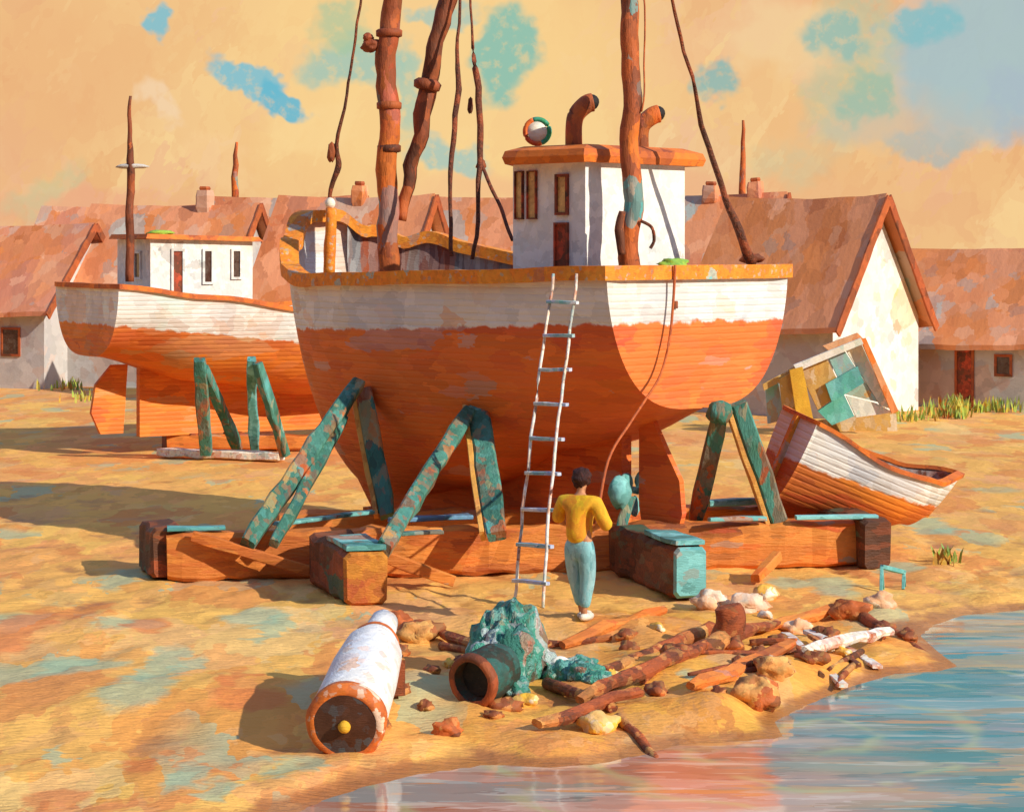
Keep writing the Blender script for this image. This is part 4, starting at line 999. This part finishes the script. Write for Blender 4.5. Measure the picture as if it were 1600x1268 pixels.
for (px,py,s) in ((835,1045,.08),(868,1052,.09),(905,1090,.07),(872,1080,.06)):
    pass
b=MB(); k=GG(775,1070); b.blob((k.x+.05,k.y-.25,.28),(.10,.09,.10),3,.2,10); tag(b.build('net_float',M['white']),'white float lying on the left shoulder of the teal net','float','white net floats')
b=MB(); k=GG(875,1062); b.blob((k.x,k.y-.1,.16),(.12,.09,.09),5,.2,10); tag(b.build('net_float',M['white']),'white float on the trailing end of the teal net','float','white net floats')
def log(p0,p1,r0,r1,lab,mat='log',name='driftwood_log',z0=None,z1=None,cat='log',seg=8,wob=.06):
    a_=GG(*p0); c_=GG(*p1); a_.z+=r0*.8 if z0 is None else z0; c_.z+=r1*.8 if z1 is None else z1
    pts=[a_.lerp(c_,k/seg) for k in range(seg+1)]
    b=MB(); b.tube(pts,[r0+(r1-r0)*k/seg for k in range(seg+1)],n=10,wob=wob,sub=3); tag(b.build(name,M[mat]),lab,cat)
log((932,1095),(1130,1022),.07,.11,'brown driftwood log running up from the net to the stump')
log((940,1072),(1110,996),.06,.09,'upper thin driftwood pole lying beyond the brown log')
log((1065,1030),(1200,1062),.05,.03,'slim forked branch lying on the sand right of the brown log')
log((1330,965),(1575,1062),.08,.05,'long dark log reaching from the sand out over the water at the right')
log((1225,998),(1285,1062),.045,.03,'dark stick lying among the bleached planks')
log((855,1085),(960,1128),.06,.05,'dark bent timber in front of the teal net')
log((965,1135),(1085,1200),.05,.03,'dark branch sliding into the shallow water below the net')
log((690,1010),(770,1032),.05,.04,'short dark root between the buoy and the net')
def plankdrift(p0,p1,w_,lab,mat='palewood',z=.06,zz=.0):
    a_=GG(*p0,z); c_=GG(*p1,z+zz); b=MB(); b.beam(a_,c_,w_,.05,.02); tag(b.build('plank',M[mat]),lab,'plank','bleached planks on the right bank')
plankdrift((1228,1000),(1318,1068),.10,'bleached plank lying lowest of the three on the right bank')
plankdrift((1262,994),(1372,1040),.12,'bleached plank lying topmost of the three on the right bank')
plankdrift((1268,1010),(1345,1045),.07,'rusty short plank between the two bleached planks','log')
b=MB(); p=GG(1140,1015); b.tube([p+V((0,0,-.1)),p+V((.02,0,.22)),p+V((-.02,0,.42))],[.2,.17,.14],n=12,wob=.12,sub=5); tag(b.build('tree_stump',M['log']),'knotted brown stump standing at the end of the driftwood log','stump')
stn=[(1110,950,.17,0,'pale peach stone just right of the cradle block'),(1168,955,.19,0,'tall pale stone beside the brown stump'),(1196,935,.13,1,'small yellow stone under the right end of the cradle'),
 (940,1140,.15,1,'yellow stone by the water below the net'),(1205,1062,.06,0,'tiny white pebble on the brown bank above the water'),(1205,1075,.16,2,'brown rock on the bank edge beside the water'),(1245,985,.13,0,'pale stone at the head of the bleached planks'),
 (655,1000,.20,2,'dark brown rock left of the sand mound behind the buoy'),(1330,970,.18,2,'dark rock at the root of the long dark log'),(1375,955,.15,0,'flat pale stone on the sand above the long dark log'),(1300,1030,.12,1,'yellow stone between the bleached planks'),
 (700,1150,.11,2,'small brown stone on the shore right of the buoy rim'),(620,985,.14,2,'dark rock at the foot of the near cradle block'),(1180,1102,.2,2,'brown rock at the corner of the inlet')]
for i,(px,py,r_,mi,lab) in enumerate(stn):
    p=GG(px,py); b=MB(); b.blob((p.x,p.y,p.z+r_*.35),(r_*1.2,r_,r_*.8),i*2+1,.55,12,1.4); tag(b.build('stone',M['stones'][mi]),lab,'stone','stones along the bank')
rs=random.Random(21)
spots=[(rs.uniform(700,1260),rs.uniform(985,1140)) for _ in range(24)]+[(rs.uniform(1190,1420),rs.uniform(960,1060)) for _ in range(14)]+[(rs.uniform(590,700),rs.uniform(1010,1170)) for _ in range(5)]
k=0
for (px,py) in spots:
    p=GG(px,py)
    if p.z<WL+.02: continue
    r_=rs.uniform(.045,.12); b=MB(); b.blob((0,0,0),(r_*rs.uniform(1,1.9),r_,r_*.75),k+3,.6,9,1.5,rz=rs.uniform(0,3))
    o_=b.build('stone',M['stones'][rs.choice([0,1,2,2,2,2,2])]); o_.location=(p.x,p.y,p.z+r_*.3); tag(o_,'small rough stone in the rubble on the shore','stone','small rubble on the shore'); k+=1
for q in range(13):
    px,py=rs.uniform(690,1380),rs.uniform(985,1110); p=GG(px,py)
    if p.z<WL+.02: continue
    an=rs.gauss(.35,.5)+(math.pi if rs.random()<.5 else 0); l_=rs.uniform(.35,.9); q2=p+V((math.cos(an)*l_,math.sin(an)*l_*1.6,0)); q2.z=gz(q2.x,q2.y)+.05; p.z+=.04
    b=MB(); b.tube([p.lerp(q2,u/4) for u in range(5)],[.035,.04,.035,.028,.018],n=7,wob=.09,sub=3)
    tag(b.build('driftwood_stick',M['log']),'short brown stick in the rubble on the shore','stick','small driftwood sticks on the shore')
LT=[((905,1118),(1105,1050),'M','broken brown timber running from the tail of the net towards the stump'),((1000,1085),(1210,985),'M','long split timber reaching up the bank towards the cradle end'),
 ((1075,1105),(1238,1040),'S','orange-brown timber lying nearest the inlet on the bank'),((690,1000),(800,1050),'M','dark timber pointing from the near cradle block at the net'),
 ((1140,1000),(1322,962),'S','weathered timber lying along the top of the bank towards the dark log'),((1255,1052),(1395,1000),'P','pale splintered timber crossing the bleached planks'),
 ((880,1010),(1040,978),'S','low timber on the sand just right of the person'),((840,1150),(1000,1112),'M','wet brown timber nearest the water below the net')]
for (a0,a1,k_,lab) in LT:
    a_=GG(*a0,.07); c_=GG(*a1,.10); b=MB(); b.beam(a_,c_,.13,.10,.03,ch=.25,roll=.4); tag(b.build('timber',M[{'M':'log','S':'timber','P':'palewood'}[k_]]),lab,'timber','broken timbers strewn over the bank')
# little teal trestle on the sand
tr=thing('trestle',G(1400,925),'small teal trestle standing on the sand below the rowing boat','trestle')
a_=P(1378,885,27.6); c_=P(1412,893,27.9); b=MB(); b.beam(a_,c_,.07,.06,.01); part(b,'top_bar',M['teal'],tr)
for q_ in (a_,c_):
    for s_ in (-1,1):
        b=MB(); f_=V((q_.x+.03*s_,q_.y+.12*s_,0)); b.beam(f_,q_,.045,.04,.006); part(b,'leg',M['teal'],tr)
# tufts of grass
def tufts(lst,name,lab):
    b=MB()
    for (px,py,n_,h_,sp2) in lst:
        for k in range(n_):
            p=G(px+random.gauss(0,sp2),py+random.uniform(-5,5)); hh=h_*random.uniform(.5,1.2); an=random.uniform(0,6.28); l_=random.uniform(.1,.5)*hh
            w_=.035; t2=p+V((math.cos(an)*l_,math.sin(an)*l_,hh)); m2=p+V((math.cos(an)*l_*.35,math.sin(an)*l_*.35,hh*.6))
            s2=V((math.sin(an),-math.cos(an),0))*w_
            b.add([p-s2,p+s2,m2+s2*.8,t2,m2-s2*.8],[(0,1,2,4),(4,2,3)])
    tag(b.build(name,M['grass']),lab,'grass',kind='stuff')
tufts([(1488,650,120,.5,16),(1545,640,130,.36,32),(1595,636,60,.4,14),(1420,655,60,.3,25),(30,598,90,.45,22),(95,606,60,.35,18),(150,625,40,.3,30),(1480,880,30,.2,10)],'grass','tufts of green and rusty grass along the cottages')
